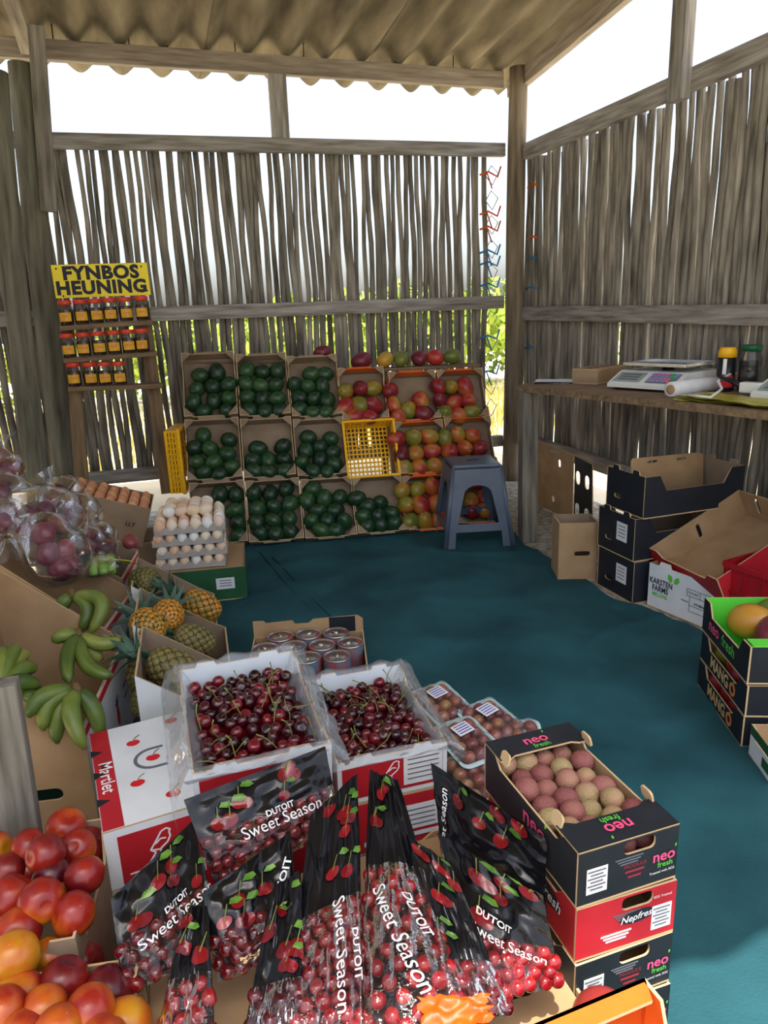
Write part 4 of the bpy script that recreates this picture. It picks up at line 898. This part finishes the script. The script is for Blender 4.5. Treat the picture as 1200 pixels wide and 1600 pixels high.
pineapple('brown pineapple with dark crown in the nearest box', (-0.002,2.053,0.3), (-1, .45, .5), 1, True, PG)
pineapple('dark pineapple deep in the nearest box beside the printed panel', (-0.091,2.19,0.24), (.1, 1, .1), .95, False, PG)
pineapple('small brown pineapple under the cherry box liner', (-0.084,2.049,0.22), (.3, 1, -.1), .85, False, PG)
tag(beam('display_plank', (-0.373,1.5,0.212), (-0.363,1.5,0.607), .05, .115, 'timber_grey', None, up=(1, 0, 0)), 'grey upright timber plank at the left edge before the banana box', 'plank')

# ================================================================== foreground: tinned food, cherries, punnets
cM = TR(.455, 2.33, .012) @ RZ(-14)
r = carton('tin_carton', 'low brown cardboard box of silver-topped tins behind the cherry boxes', 'box', cM, (.42, .42, .10), 'kraft', 'kraft', ('flat',)*4, .005)
b = MB(); b.plate([(-.21, 0), (.21, 0), (.21, .165), (.17, .165), (.16, .155), (.06, .16), (.05, .145), (.0, .145), (-.02, .16), (-.19, .165), (-.21, .15)], .005, side('back', .42, .42, 0, 0), mi=(0, 0, 0)); b.build('back_flap', 'kraft', r)
patch('black_print', .10, .16, r, frame((.13, .2095, .083), (1, 0, 0), (0, 0, 1), (0, -1, 0)), 'navy_card', .0006)
TB = MB(); TB.lathe([(.046, 0), (.048, .003), (.048, .112), (.046, .115)], 22); TB = TB.mesh('body', 'tin_label')
TL = MB(); TL.lathe([(.046, .113), (.0485, .115), (.0485, .120), (.046, .120), (.0445, .115), (.030, .114), (.028, .116), (.001, .116)], 24); TL = TL.mesh('lid', 'tin_lid')
TT = MB(); TT.tube([(-.006, 0, .118), (.016, 0, .119)], .005, 6); TT = TT.mesh('ring_pull', 'tin_lid')
TP = [(-.105, .155, 'back row, left'), (.0, .158, 'back row, middle'), (.105, .152, 'back row, right'), (-.155, .058, 'middle row, leftmost'), (-.052, .060, 'middle row, second'), (.052, .056, 'middle row, third'), (.155, .060, 'middle row, rightmost'), (-.105, -.04, 'front row, left'), (.0, -.038, 'front row, middle'), (.105, -.042, 'front row, right')]
for x, y, nm in TP:
    o = thing('food_tin', 'round tin with a silver lid in the brown box, '+nm, 'tin', M=cM @ TR(x, y, .006), group='tins in the brown box')
    put('body', TB, o); put('lid', TL, o, rot=(0, 0, rf.uniform(0, 6))); put('ring_pull', TT, o, rot=(0, 0, rf.uniform(0, 6)))

# bird emblem, drawn as a white outline
def bird(parent, M, s, m='ink_white'):
    b = MB()
    for pts in ([(-.5, -.9), (-.1, -.35), (-.35, -.15), (.0, .35), (.25, .75), (.5, .85), (.7, .72), (.62, .62), (.66, .35), (.5, .05), (.1, -.25), (-.35, -.15)], [(-.5, -.9), (-.25, -.95), (.1, -.55), (.15, -.28)], [(-.1, .12), (.2, .35), (.45, .30)]):
        for p, q in zip(pts, pts[1:]):
            p, q = Vector((p[0]*s, p[1]*s, 0)), Vector((q[0]*s, q[1]*s, 0)); d = (q-p); n = Vector((-d.y, d.x, 0)).normalized()*s*.045
            b.add([p-n, q-n, q+n, p+n], [(0, 1, 2, 3)])
    b.build('bird_emblem', m, parent).matrix_local = M @ TR(0, 0, .0008)
def cherry_print(parent, M, s):
    b = MB(); pts = [(s*(.0+.5*math.cos(a)*(1+.06*math.cos(2*a))), s*.42*math.sin(a)-(.10*s if abs(a-PI/2) < .3 else 0)) for a in [2*PI*i/18 for i in range(18)]]
    b.plate(pts, .0006, mi=(0, 0, 0)); b.build('printed_cherry', 'ink_red', parent).matrix_local = M @ TR(0, 0, .0004)
    b = MB(); b.tube([(s*.05, s*.35, .001), (s*.25, s*.75, .001), (s*.6, s*1.0, .001)], s*.035, 5); b.build('printed_stem', 'stem_green', parent).matrix_local = M
# closed gift-style cherry box standing left of the open one
mM = TR(-.075, 1.575, .012) @ RZ(6.5)
for k in range(2):
    z = .148*k
    r = carton('cherry_carton', ('lower' if k == 0 else 'upper')+' closed red and white cherry box left of the open cherry box', 'box', mM @ TR(.004*k, 0, z), (.26, .40, .142), 'white_card', 'white_card', ('flat',)*4, .004, 'closed cherry boxes', lid=True)
    S = side('front', .26, .40, 0, 0); patch('red_panel', .20, .115, r, S @ TR(-.005, .068, 0), 'red_card', .0006); bird(r, S @ TR(-.03, .078, .001), .042)
    for q in range(4): patch('small_print', .10-.02*(q % 2), .0035, r, S @ TR(-.04, .030-.008*q, .001), 'ink_white', .0006)
    L = side('left', .26, .40, 0, 0)
    for q in range(3): patch('red_panel', .09, .10, r, L @ TR(-.13+.13*q, .065, 0), 'red_card', .0006)
    if k == 1:
        Tp = TR(0, 0, .146)
        patch('red_band', .042, .398, r, Tp @ TR(-.108, 0, 0), 'red_card', .0005)
        text('Martlet', .042, r, Tp @ TR(-.106, -.01, .001) @ RZ(-90), 'ink_white', bold=.01)
        for x, y in ((-.035, .105), (.0, .02), (-.045, -.065), (.02, -.14), (.065, .165), (.09, -.03)): cherry_print(r, Tp @ TR(x, y, .0006), .030)
        b = MB(); _ar = [PI/2+PI*i/12 for i in range(13)]; b.plate([(.028, .044)]+[(.044*math.cos(a), .044*math.sin(a)) for a in _ar]+[(.028, -.044), (.028, -.036)]+[(.036*math.cos(a), .036*math.sin(a)) for a in _ar[::-1]]+[(.028, .036)], .0008, mi=(0, 0, 0)); b.build('handle_slot', 'ink_grey', r).matrix_local = Tp @ TR(.0, .02, .0006)
        for y in (.10, .005, -.10): b = MB(); b.plate([(-.012, -.014), (.014, 0), (-.012, .014)], .0008, mi=(0, 0, 0)); b.build('vent_slot', 'navy_card', r).matrix_local = Tp @ TR(-.120, y, .001)
b_ = MB()
CS = []
for k in range(4):
    q = MB(); a = .6+k*.5; q.tube([(0, 0, .0085), (.003*k, .002, .022), (.010+.003*k, .004, .036), (.018+.004*k, .004*k, .044)], [.0011, .0009, .0009, .0014], 5); CS.append(q.mesh('stem', 'stem_green'))
def rim_liner(parent, w, d, h, lo, seed, bulge=.02):
    """thin plastic liner: up from the fruit, over the rim, hanging loosely outside"""
    def loop(t, off):
        P = [(-w/2, -d/2), (w/2, -d/2), (w/2, d/2), (-w/2, d/2)]; t = (t % 1)*4; i = int(t); f = t-i; a, c = P[i], P[(i+1) % 4]
        x, y = a[0]+(c[0]-a[0])*f, a[1]+(c[1]-a[1])*f
        n = Vector((x/(w/2), y/(d/2), 0)); n = Vector((max(-1, min(1, n.x**7)), max(-1, min(1, n.y**7)), 0))
        return Vector((x, y, 0))+n*off
    def fn(u, v):
        wob = noise.noise((math.cos(2*PI*u)*4+seed, math.sin(2*PI*u)*4, v*2.5)); fine = noise.noise((u*44, v*4, seed))
        if v < .35: q = v/.35; off, z = -.035+.028*q, lo+(h+.006-lo)*q
        elif v < .5: q = (v-.35)/.15; off, z = -.007+.018*q, h+.006+.012*math.sin(PI*q)
        else:
            q = (v-.5)/.5; fr = 1-.75*(u < .25); off, z = .011+bulge*fr*math.sin(PI*q*.8)+.02*q*(.75 < u), h+.004-(.05+.06*(u > .75))*q*fr
        return loop(u, off+.008*wob+.004*fine)+Vector((0, 0, z+.010*wob*(v > .3)+.004*fine))
    b = MB(); b.grid(fn, 120, 14); b.build('plastic_liner', 'liner_film', parent)
def cherry_box(label, M, w, d, h, nm, seed, gx, gy):
    r = carton('cherry_carton', label, 'box', M, (w, d, h), 'white_card', 'white_card', ('tabs', 'tabs', 'shallow', 'shallow'), .005, 'open cherry boxes')
    S = side('front', w, d, 0, 0); patch('red_panel', w*.92, h*.72, r, S @ TR(0, h*.5, 0), 'red_card', .0006); bird(r, S @ TR(-.01, h*.58, .001), .036)
    rim_liner(r, w, d, h, h-.045, seed, .022)
    b = MB(); b.grid(lambda u, v: ((u-.5)*(w-.05), (v-.5)*(d-.05), h-.052+.004*noise.noise((u*9, v*9, seed))), 12, 14); o = b.build('fruit_bed', 'cherry_skin', r)
    rnd = random.Random(seed)
    for j in range(gy):
        for i in range(gx):
            px_ = (w-.052)/gx; x = (i-(gx-1)/2+(.25 if j % 2 else -.25))*px_+rnd.uniform(-.005, .005); y = (j-(gy-1)/2)*(d-.05)/gy+rnd.uniform(-.005, .005)
            e = max(abs(x)/(w/2-.02), abs(y)/(d/2-.02))
            z = h-.036+.012*(1-e)+rnd.uniform(-.006, .010)
            o = put('cherry', CHERRY, None, M=M @ TR(x, y, z) @ Euler((rnd.uniform(-1.2, 1.2), rnd.uniform(-1.2, 1.2), rnd.uniform(0, 6))).to_matrix().to_4x4() @ Matrix.Scale(rnd.uniform(1.22, 1.42), 4))
            tag(o, 'glossy dark red cherry heaped in the '+nm, 'cherry', 'cherries in the '+nm)
            if rnd.random() < .42: put('stem', rnd.choice(CS), o)
    return r
tilt = math.degrees(math.atan2(.05, .38))
C1 = TR(.155, 1.56, .425-.13) @ RZ(0) @ RX(tilt)
cherry_box('open white cherry box in loose plastic, larger heap, left of two', C1, .295, .385, .13, 'left open box', 3, 8, 11)
C2 = TR(.475, 1.625, .30-.125) @ RZ(-2) @ RX(4)
r2 = cherry_box('open white cherry box in loose plastic, right of two, with paper labels', C2, .275, .375, .125, 'right open box', 8, 8, 11)
S = side('front', .275, .375, 0, 0); patch('paper_label', .10, .085, r2, S @ TR(.075, .07, .001), 'paper', .0008)
for q in range(5): patch('label_print', .08, .003, r2, S @ TR(.075, .10-.014*q, .002), 'ink_grey', .0008)
r = carton('cherry_carton', 'red and white cherry box under the left open cherry box', 'box', TR(.155, 1.56, .012), (.28, .37, .255), 'red_card', 'white_card', ('flat',)*4, .004, lid=True)
r = carton('cherry_carton', 'closed red and white cherry box under the right open cherry box', 'box', TR(.475, 1.625, .012) @ RZ(-2), (.272, .372, .145), 'red_card', 'white_card', ('flat',)*4, .004, lid=True)
S = side('front', .272, .372, 0, 0); patch('paper_label', .11, .07, r, S @ TR(.06, .08, .001), 'paper', .0008); patch('white_band', .20, .012, r, S @ TR(.02, .03, .001), 'white_card', .0008)
for q in range(4): patch('label_print', .09, .003, r, S @ TR(.06, .10-.014*q, .002), 'ink_grey', .0008)

# shrink-wrapped punnets
def punnet(label, M, w=.125, d=.165, paper=True, seed=0, col=LITCHI):
    r = thing('fruit_punnet', label, 'punnet', M=M, group='wrapped fruit punnets')
    b = MB(); ol = rounded(w+.014, d+.014, .022); il = rounded(w-.004, d-.016, .015)
    n = len(ol); lo = rounded(w-.03, d-.03, .015)
    b.add([(x, y, 0) for x, y in lo]+[(x, y, .03) for x, y in ol]+[(x, y, .03) for x, y in il]+[(x, y, .004) for x, y in lo], [(i, (i+1) % n, n+(i+1) % n, n+i) for i in range(n)]+[(n+i, n+(i+1) % n, 2*n+(i+1) % n, 2*n+i) for i in range(n)]+[(2*n+i, 2*n+(i+1) % n, 3*n+(i+1) % n, 3*n+i) for i in range(n)]+[tuple(range(n))[::-1], tuple(range(3*n, 4*n))]); b.build('foam_tray', 'tray_foam', r)
    rnd = random.Random(seed)
    for i in range(3):
        for j in range(4):
            x, y = (i-1)*.036+rnd.uniform(-.003, .003), (j-1.5)*.037+rnd.uniform(-.003, .003); s = rnd.uniform(.95, 1.12)
            o = put('plum', PLUM, None, M=M @ TR(x, y, .030) @ Matrix.Scale(s, 4)); tag(o, 'small reddish plum wrapped in the punnet: '+label.split(',')[-1].strip(), 'plum', 'plums in '+label)
    def top(u, v):
        x, y = (u-.5)*w*.99, (v-.5)*d*.99; z = .030
        for i in range(3):
            for j in range(4):
                q = ((x-(i-1)*.036)**2+(y-(j-1.5)*.037)**2)/.0007; z = max(z, .030+.026*math.exp(-q))
        e = min(1, (1-max(abs(u-.5), abs(v-.5))*2)*8)
        return (x, y, .030+(z-.028)*e+.001)
    b = MB(); b.grid(top, 26, 32); b.build('film', 'clear_film', r)
    if paper:
        lb = patch('paper_label', .052, .042, r, TR(-.008, .018, .060) @ RZ(8), 'paper', .001)
        for q in range(4): patch('label_print', .042, .003, lb, TR(0, .014-.009*q, .001), 'ink_blue', .0008)
fruit('plum_skin', [(.2, (150, 108, 56)), (.5, (140, 66, 52)), (.8, (92, 34, 42))], 18, .28, rmix=.6)
PLUM = blob('plum', 'plum_skin', .0185, .0185, .018, None, 14, 10)
PNS = [('punnet of plums with paper label, farthest, beside the right cherry box', (0.728,1.752,0.16), 12, True), ('punnet of plums with paper label, at the right rear', (0.828,1.627,0.15), 14, True), ('punnet of plums with paper label, nearest the right cherry box', (0.716,1.549,0.16), 10, True), ('punnet of plums without label, behind the black fruit box', (0.865,1.538,0.13), -20, False), ('punnet of plums without label, lowest, between cherry box and black box', (0.693,1.454,0.12), 5, False)]
for k, (nm, p, a, pl) in enumerate(PNS): punnet(nm, TR(*p) @ RZ(a) @ RX(8), .125, .165, pl, k)
r = carton('support_carton', 'flat cardboard box underneath the wrapped punnets', 'box', TR(.755, 1.60, .012) @ RZ(8), (.24, .46, .085), 'kraft', 'kraft', lid=True)

# ================================================================== stack of passion-fruit boxes
nW, nD, nH = .197, .335, .108
def neo_text(r, M, s, flip=False, m1='ink_pink', m2='ink_green'):
    M = M @ RZ(180) if flip else M
    text('neo', s, r, M @ TR(0, s*.1, 0), m1, bold=.016); text('fresh', s*.52, r, M @ TR(s*.12, -s*.48, 0), m2, bold=.008)
    b = MB(); b.plate([(0, 0), (s*.10, s*.12), (s*.06, s*.24), (-s*.02, s*.14)], .0006, mi=(0, 0, 0)); b.build('leaf_emblem', m2, r).matrix_local = M @ TR(s*.72, s*.50, .0006)
def neo_box(label, M, colour, top):
    hs_ = {'front': [rounded(.062, .026, .010, .02, nH*.80)]} if top else {'front': [rounded(.062, .026, .010, .02, nH*.80)]}
    r = carton('fruit_carton', label, 'box', M, (nW, nD, nH), colour, 'kraft', ('flat', 'flat', 'shallow', 'shallow'), .004, 'stacked fruit boxes', hs_)
    F, Lf = side('front', nW, nD, 0, 0), side('left', nW, nD, 0, 0)
    if colour == 'black_card':
        neo_text(r, F @ TR(.070, nH*.48, .0006), .030); neo_text(r, Lf @ TR(.03, nH*.5, .0006), .052)
        for q in range(3): text('PRODUCE', .010, r, F @ TR(.012, nH*(.50-.09*q), .0006), 'ink_darkred') if q == 0 else patch('small_print', .05-.012*q, .004, r, F @ TR(.012, nH*(.50-.10*q), 0), 'ink_darkred', .0006)
        text('Treated with SO2', .007, r, F @ TR(.068, nH*.22, .0006), 'ink_white')
    else:
        b = MB(); b.plate([(.036*math.cos(a), .0125*math.sin(a)) for a in [2*PI*i/24 for i in range(24)]], .0006, mi=(0, 0, 0)); b.build('black_oval', 'black_card', r).matrix_local = F @ TR(.022, nH*.55, .0005) @ RZ(3)
        text('Nepfresh', .019, r, F @ TR(.022, nH*.55, .0014) @ RZ(3), 'ink_white', shear=.3, bold=.01)
        b = MB(); b.plate([(.06*math.cos(a), .021*math.sin(a)) for a in [2*PI*i/24 for i in range(24)]], .0006, mi=(0, 0, 0)); b.build('black_oval', 'black_card', r).matrix_local = Lf @ TR(.06, nH*.6, .0005)
        text('Nepfresh', .032, r, Lf @ TR(.06, nH*.6, .0014), 'ink_white', shear=.3, bold=.01)
        text('SO2 Treated', .007, r, F @ TR(.07, nH*.80, .0006), 'ink_white')
        for q in range(3): patch('small_print', .06-.01*q, .0035, r, F @ TR(-.02, nH*(.33-.06*q), 0), 'ink_white', .0006)
    lx = -.062 if colour == 'black_card' else .070
    lb = patch('paper_label', .040, .050, r, F @ TR(lx, nH*(.44 if lx < 0 else .40), 0), 'paper', .0008)
    for q in range(6): patch('label_print', .034-.01*(q % 2), .0022, lb, TR(-.001, .019-.007*q, .001), 'ink_grey', .0008)
    for q in range(3): patch('small_print', .055-.01*q, .0028, r, F @ TR(.0, nH*(.665-.05*q), 0), 'ink_grey', .0006)
    if top:
        for sy in (-1, 1):
            b = MB(); b.plate([(-nW/2, 0), (nW/2, 0), (nW/2, .070), (nW/2-.02, .070), (nW/2-.035, .062), (-nW/2+.035, .062), (-nW/2+.02, .070), (-nW/2, .070)], .004, TR(0, sy*nD/2, nH-.002) @ RZ(0 if sy < 0 else 180)); fo = b.build('end_flap', ['black_card', 'kraft', 'kraft_edge'], r)
            neo_text(r, TR(0, sy*(nD/2-.033), nH+.0025), .036, flip=(sy < 0))
            for sx in (-1, 1):
                b = MB(); b.plate(rounded(.030, .026, .008, 0, .013), .004, frame((sx*(nW/2-.006), sy*(nD/2-.075), nH-.004), (0, 1, 0), (-sx*.25, 0, .97), (sx*.97, 0, .25))); b.build('corner_tab', ['kraft_edge', 'kraft_edge', 'kraft_edge'], r)
    return r
NB = TR(.680, .988, .012) @ RZ(-1)
for k, (c, nm) in enumerate((('black_card', 'bottom black box of the stack of fruit boxes'), ('black_card', 'black box second from the bottom of the fruit box stack'), ('red_card', 'bright red box in the stack of black fruit boxes'), ('black_card', 'topmost black box of the stack, open and filled with litchis'))):
    neo_box(nm, NB @ TR(-.004*(k % 2), .003*k, .110*k) @ RZ(1.2*(k % 2)), c, k == 3)
NT = NB @ TR(-.004, .009, .33) @ RZ(1.2)
for j in range(7):
    for i in range(4):
        x, y = (i-1.5)*.044+(.008 if j % 2 else -.008), (j-3)*.042
        if abs(x) > .074: x = math.copysign(.072, x)
        o = put('litchi', LITCHI, None, M=NT @ TR(x+rf.uniform(-.003, .003), y+rf.uniform(-.003, .003), nH-.040+rf.uniform(-.006, .012)) @ Euler(rrot()).to_matrix().to_4x4() @ Matrix.Scale(rf.uniform(1.0, 1.18), 4))
        tag(o, 'rough pinkish-brown litchi in the open black box', 'litchi', 'litchis in the open black box')

# ================================================================== nectarines
def fruit_heap(M, w, d, z, pts): pass
nA = TR(-.36, 1.285, .012) @ RZ(-8); nB = TR(-.315, .945, .012) @ RZ(-10)
carton('nectarine_carton', 'open brown cardboard box of nectarines, the farther of two at the lower left', 'box', nA, (.34, .31, .29), 'kraft_grey', 'kraft_grey', ('shallow', 'shallow', 'shallow', 'shallow'), .005, 'nectarine boxes')
carton('nectarine_carton', 'open brown cardboard box of nectarines, the nearer of two at the lower left', 'box', nB, (.36, .30, .26), 'kraft_grey', 'kraft_grey', ('shallow', 'flat', 'shallow', 'shallow'), .005, 'nectarine boxes')
N1 = [(-0.248,1.403,0.31),(-0.309,1.355,0.32),(-0.273,1.3,0.335),(-0.226,1.355,0.29),(-0.202,1.233,0.32),(-0.266,1.277,0.3),(-0.344,1.324,0.3),(-0.27,1.189,0.325),(-0.218,1.161,0.305),(-0.325,1.233,0.315),(-0.307,1.161,0.3),(-0.382,1.393,0.3),(-0.311,1.335,0.28),(-0.36,1.213,0.29),(-0.252,1.256,0.27),(-0.21,1.396,0.26)]
for k, p in enumerate(N1): place(NECT, 'nectarine', 'red and yellow nectarine in the farther brown box', 'nectarine', 'nectarines in the farther box', p, (rf.uniform(-1.2, 1.2), rf.uniform(-1.2, 1.2), rf.uniform(0, 6)), rf.uniform(.92, 1.06))
N2 = [(-0.265,1.133,0.25),(-0.303,1.095,0.31),(-0.229,1.053,0.275),(-0.163,1.028,0.255),(-0.295,1.051,0.275),(-0.25,0.987,0.295),(-0.184,0.967,0.29),(-0.307,1.002,0.3),(-0.226,0.941,0.3),(-0.138,0.963,0.25),(-0.216,1.157,0.2),(-0.272,0.957,0.29),(-0.165,0.915,0.28)]
for k, p in enumerate(N2): place(NECT, 'nectarine', 'orange-red nectarine in the nearer brown box', 'nectarine', 'nectarines in the nearer box', p, (rf.uniform(-1.2, 1.2), rf.uniform(-1.2, 1.2), rf.uniform(0, 6)), rf.uniform(.98, 1.12))

# ================================================================== printed pouches of cherries
bx = carton('pouch_carton', 'low brown cardboard tray under the heap of printed cherry pouches', 'box', TR(.235, 1.02, .012), (.70, .50, .17), 'kraft', 'kraft', ('shallow',)*4, .005)
b = MB(); b.box((0, 0, .155), (.685, .485, .006)); b.build('insert', 'kraft', bx)
def pouch(label, tl, tr_, br, bl, bulge, seed, texts=(), ncher=5, split=.52, flip=False):
    """stand-up pouch: black printed top with a clear belly; corners in world space"""
    tl, tr_, br, bl = Vector(tl), Vector(tr_), Vector(br), Vector(bl); c = (tl+tr_+br+bl)/4; n0 = (tr_-tl).cross(tl-bl).normalized()
    if n0.dot(CAM-c) < 0: n0 = -n0
    rnd = random.Random(seed)
    def surf(u, v, sgn=1, lift=0):
        p = (tl*(1-u)+tr_*u)*(1-v)+(bl*(1-u)+br*u)*v
        env = max(0, 4*u*(1-u))**.6; k = env*(v**.9)*(1-.55*max(0, v-.8)/.2)
        w = .014*noise.noise((u*3+seed, v*2.2, sgn))+.009*noise.noise((u*9, v*7+seed, 2))
        w += .007*math.sin(u*11+v*3+seed)*(1-v)*.6
        return p+n0*(sgn*bulge*k+(.0015*sgn)+w*(.35+.65*env)+lift)-c
    r = thing('cherry_pouch', label, 'pouch', c, group='printed pouches of cherries')
    fold = 34
    b = MB(); b.grid(lambda u, v: surf(u, v*split), fold, 26); b.build('printed_top', 'pouch_black', r)
    b = MB(); b.grid(lambda u, v: surf(u, split+(1-split)*v), fold, 24); b.build('clear_belly', 'pouch_window', r)
    b = MB(); b.grid(lambda u, v: surf(1-u, v, -.3), 12, 12); b.build('back_sheet', 'pouch_black', r)
    W, H = (tr_-tl).length*.5+(br-bl).length*.5, (tl-bl).length*.5+(tr_-br).length*.5
    def decal(name, polys, m, lift=.0012):
        q = MB()
        for pl in polys:
            cu, cv = sum(p[0] for p in pl)/len(pl), sum(p[1] for p in pl)/len(pl); n_ = len(pl); ring = [(cu+(u-cu)*.5, cv+(v-cv)*.5) for u, v in pl]
            vs = [surf(min(.99, max(.01, u)), min(.99, max(.01, v)), 1, lift+.0014) for u, v in list(pl)+ring+[(cu, cv)]]; q.add(vs, [(k, (k+1) % n_, n_+(k+1) % n_, n_+k) for k in range(n_)]+[(n_+k, n_+(k+1) % n_, 2*n_) for k in range(n_)], 0, True)
        q.build(name, m, r)
    def disc(u, v, s, n=14, sq=.85): return [(u+s*math.cos(2*PI*i/n)/W, v+s*sq*math.sin(2*PI*i/n)/H) for i in range(n)]
    for k in range(ncher):
        u, v, s = rnd.uniform(.12, .88), rnd.uniform(.06, split-.02), rnd.uniform(.011, .017)
        decal('printed_cherry', [disc(u, v, s), disc(u+.9*s/W, v+.35*s/H, s*.9)] if k % 2 else [disc(u, v, s)], 'print_red', .0013+.0002*k)
        decal('printed_stem', [[(u, v-.3*s/H), (u+.15*s/W, v-.3*s/H), (u+.75*s/W, v-2.2*s/H), (u+.62*s/W, v-2.2*s/H)]], 'stem_green', .0024)
        lu, lv = u+.9*s/W, v-2.0*s/H; decal('printed_leaf', [[(lu, lv), (lu+.5*s/W, lv-.55*s/H), (lu+1.5*s/W, lv-.35*s/H), (lu+1.9*s/W, lv+.3*s/H), (lu+1.1*s/W, lv+.45*s/H)]], 'print_leaf', .0025)
    for body, u0, v0, size, ang, m, bold in texts:
        me = text_mesh(body, size, bold, 0, 1.0).copy(); me.materials.clear(); me.materials.append(MATS[m]); ca, sa = math.cos(math.radians(ang)), math.sin(math.radians(ang))
        for vv in me.vertices:
            x, y = vv.co.x*ca-vv.co.y*sa, vv.co.x*sa+vv.co.y*ca; vv.co = surf(min(.985, max(.015, u0+x/W)), min(.985, max(.015, v0-y/H)), 1, .0050)
        put('lettering', me, r)
    # cherries behind the clear film
    q = MB(); ns = 0
    me0 = CHERRY
    gu, gv = max(3, int(W/.026)), max(2, int(H*(1-split)/.024)+1)
    vs0 = [Vector(v.co) for v in me0.vertices]; fs0 = [tuple(f.vertices) for f in me0.polygons]
    for j in range(gv):
        for i in range(gu):
            u, v = (i+.5+(.25 if j % 2 else -.25))/gu, split+(1-split)*(j+.5)/gv
            p = surf(min(.95, max(.05, u)), min(.96, v), 1, -.0135); R_ = Euler(rrot()).to_matrix(); sc = rnd.uniform(.95, 1.15)
            q.add([p+R_ @ (x*sc) for x in vs0], fs0, 0, True)
    o = q.build('cherry_filling', 'cherry_bright', r); o['kind'] = 'stuff'
    return r
fruit('cherry_bright', [(.2, (54, 5, 12)), (.5, (98, 10, 18)), (.8, (140, 22, 26))], 20, .15, rmix=.6, spec=.7)
SS, DT = 'Sweet Season', 'DUTOIT'
def PT(size, ang=0, u=.53, v=.60): return [(SS, u, v, size, ang, 'ink_white', 0), (DT, u, v-.11, size*.52, ang, 'ink_white', .02)]
pouch('cherry pouch lying highest, against the left open cherry box', (-0.014,1.254,0.415), (0.281,1.319,0.42), (0.281,1.219,0.29), (0.025,1.164,0.28), .035, 1, PT(.031, 0, .56, .60), 6, .47)
pouch('cherry pouch at the far left beside the nectarines', (-0.151,1.12,0.35), (-0.003,1.246,0.37), (0.024,1.039,0.27), (-0.139,1.01,0.25), .035, 2, PT(.028, 6, .58, .60), 5, .50)
pouch('cherry pouch with a diagonal seam below the highest pouch', (-0.001,1.05,0.375), (0.165,1.136,0.38), (0.143,0.967,0.29), (0.006,0.968,0.27), .035, 3, [(DT, .8, .4, .02, 60, 'ink_white', .02)], 4, .52)
pouch('narrow cherry pouch seen edge-on at the lower left', (-0.037,1.051,0.34), (0.007,1.049,0.36), (-0.009,0.855,0.29), (-0.096,0.896,0.26), .02, 4, (), 4, .55)
pouch('dark cherry pouch standing upright left of centre', (0.111,1.02,0.37), (0.164,1.035,0.38), (0.117,0.803,0.29), (0.025,0.844,0.27), .025, 5, (), 5, .66)
pouch('cherry pouch with sideways lettering at the bottom centre', (0.204,1.127,0.41), (0.318,1.205,0.42), (0.196,0.774,0.29), (0.079,0.815,0.28), .032, 6, [(SS, .62, .72, .031, -86, 'ink_white', 0), (DT, .85, .74, .020, -86, 'ink_white', .02)], 6, .52)
pouch('cherry pouch with a tall pointed top and slanting lettering, right of bottom centre', (0.343,1.202,0.42), (0.387,1.156,0.42), (0.346,0.728,0.29), (0.185,0.776,0.28), .035, 7, [(SS, .46, .70, .033, -72, 'ink_white', 0), (DT, .72, .62, .020, -72, 'ink_white', .02)], 4, .42)
pouch('cherry pouch half hidden behind the pointed-top pouch', (0.355,1.05,0.39), (0.411,0.956,0.38), (0.423,0.76,0.27), (0.32,0.765,0.27), .03, 8, (), 6, .70)
pouch('cherry pouch leaning on the stack of black fruit boxes, uppermost', (0.478,1.209,0.4), (0.576,0.918,0.41), (0.553,0.886,0.3), (0.441,1.071,0.29), .025, 9, [(SS, .10, .60, .022, 84, 'ink_white', 0)], 6, .85)
pouch('cherry pouch leaning on the red fruit box, lower right', (0.42,1.044,0.375), (0.519,0.834,0.385), (0.523,0.784,0.26), (0.398,0.784,0.26), .035, 10, [(SS, .55, .68, .026, -18, 'ink_white', 0), (DT, .45, .50, .018, -18, 'ink_white', .02)], 5, .62)
def wrapper(u, v):
    e = 1+.25*noise.noise((u*7, v*7, 5))
    return ((u-.5)*.10*e, (v-.5)*.055*(1.25-.7*u)*e, .010*noise.noise((u*5, v*4, 2))+.010*u)
b = MB(); b.grid(wrapper, 20, 12)
tag(put('orange_wrapper', b.mesh('orange_wrapper', 'orange_net'), None, (0.325,0.748,0.315), (.35, 0, -.15)), 'crumpled orange wrapper at the bottom edge beside the pouches', 'wrapper')
# orange box in the lower right corner
oM = TR(.535, .565, .012) @ RZ(2)
r = carton('orange_carton', 'orange cardboard box with a pomegranate at the bottom edge', 'box', oM, (.20, .30, .285), 'orange_card', 'orange_card', ('shallow', 'flat', 'shallow', 'shallow'), .006, edge='kraft_edge')
b = MB(); b.plate([(-.10, 0), (.10, 0), (.085, .035), (-.085, .035)], .006, TR(0, .150, .279) @ RZ(180)); b.build('folded_flap', ['orange_card', 'kraft', 'kraft_edge'], r)
fruit('pomegranate_skin', [(.3, (120, 36, 40)), (.7, (160, 60, 44))], 9, .35, rmix=.3)
o = put('pomegranate', blob('pomegranate', 'pomegranate_skin', .052, .052, .050, f_nect, 20, 14), None, (0.585,0.75,0.19), (.2, 0, 0)); tag(o, 'dark red pomegranate in the orange box', 'pomegranate'); b = MB(); b.tube([(0, 0, .04), (.002, 0, .056)], [.006, .005], 8); b.build('stem', 'kraft_edge', o)
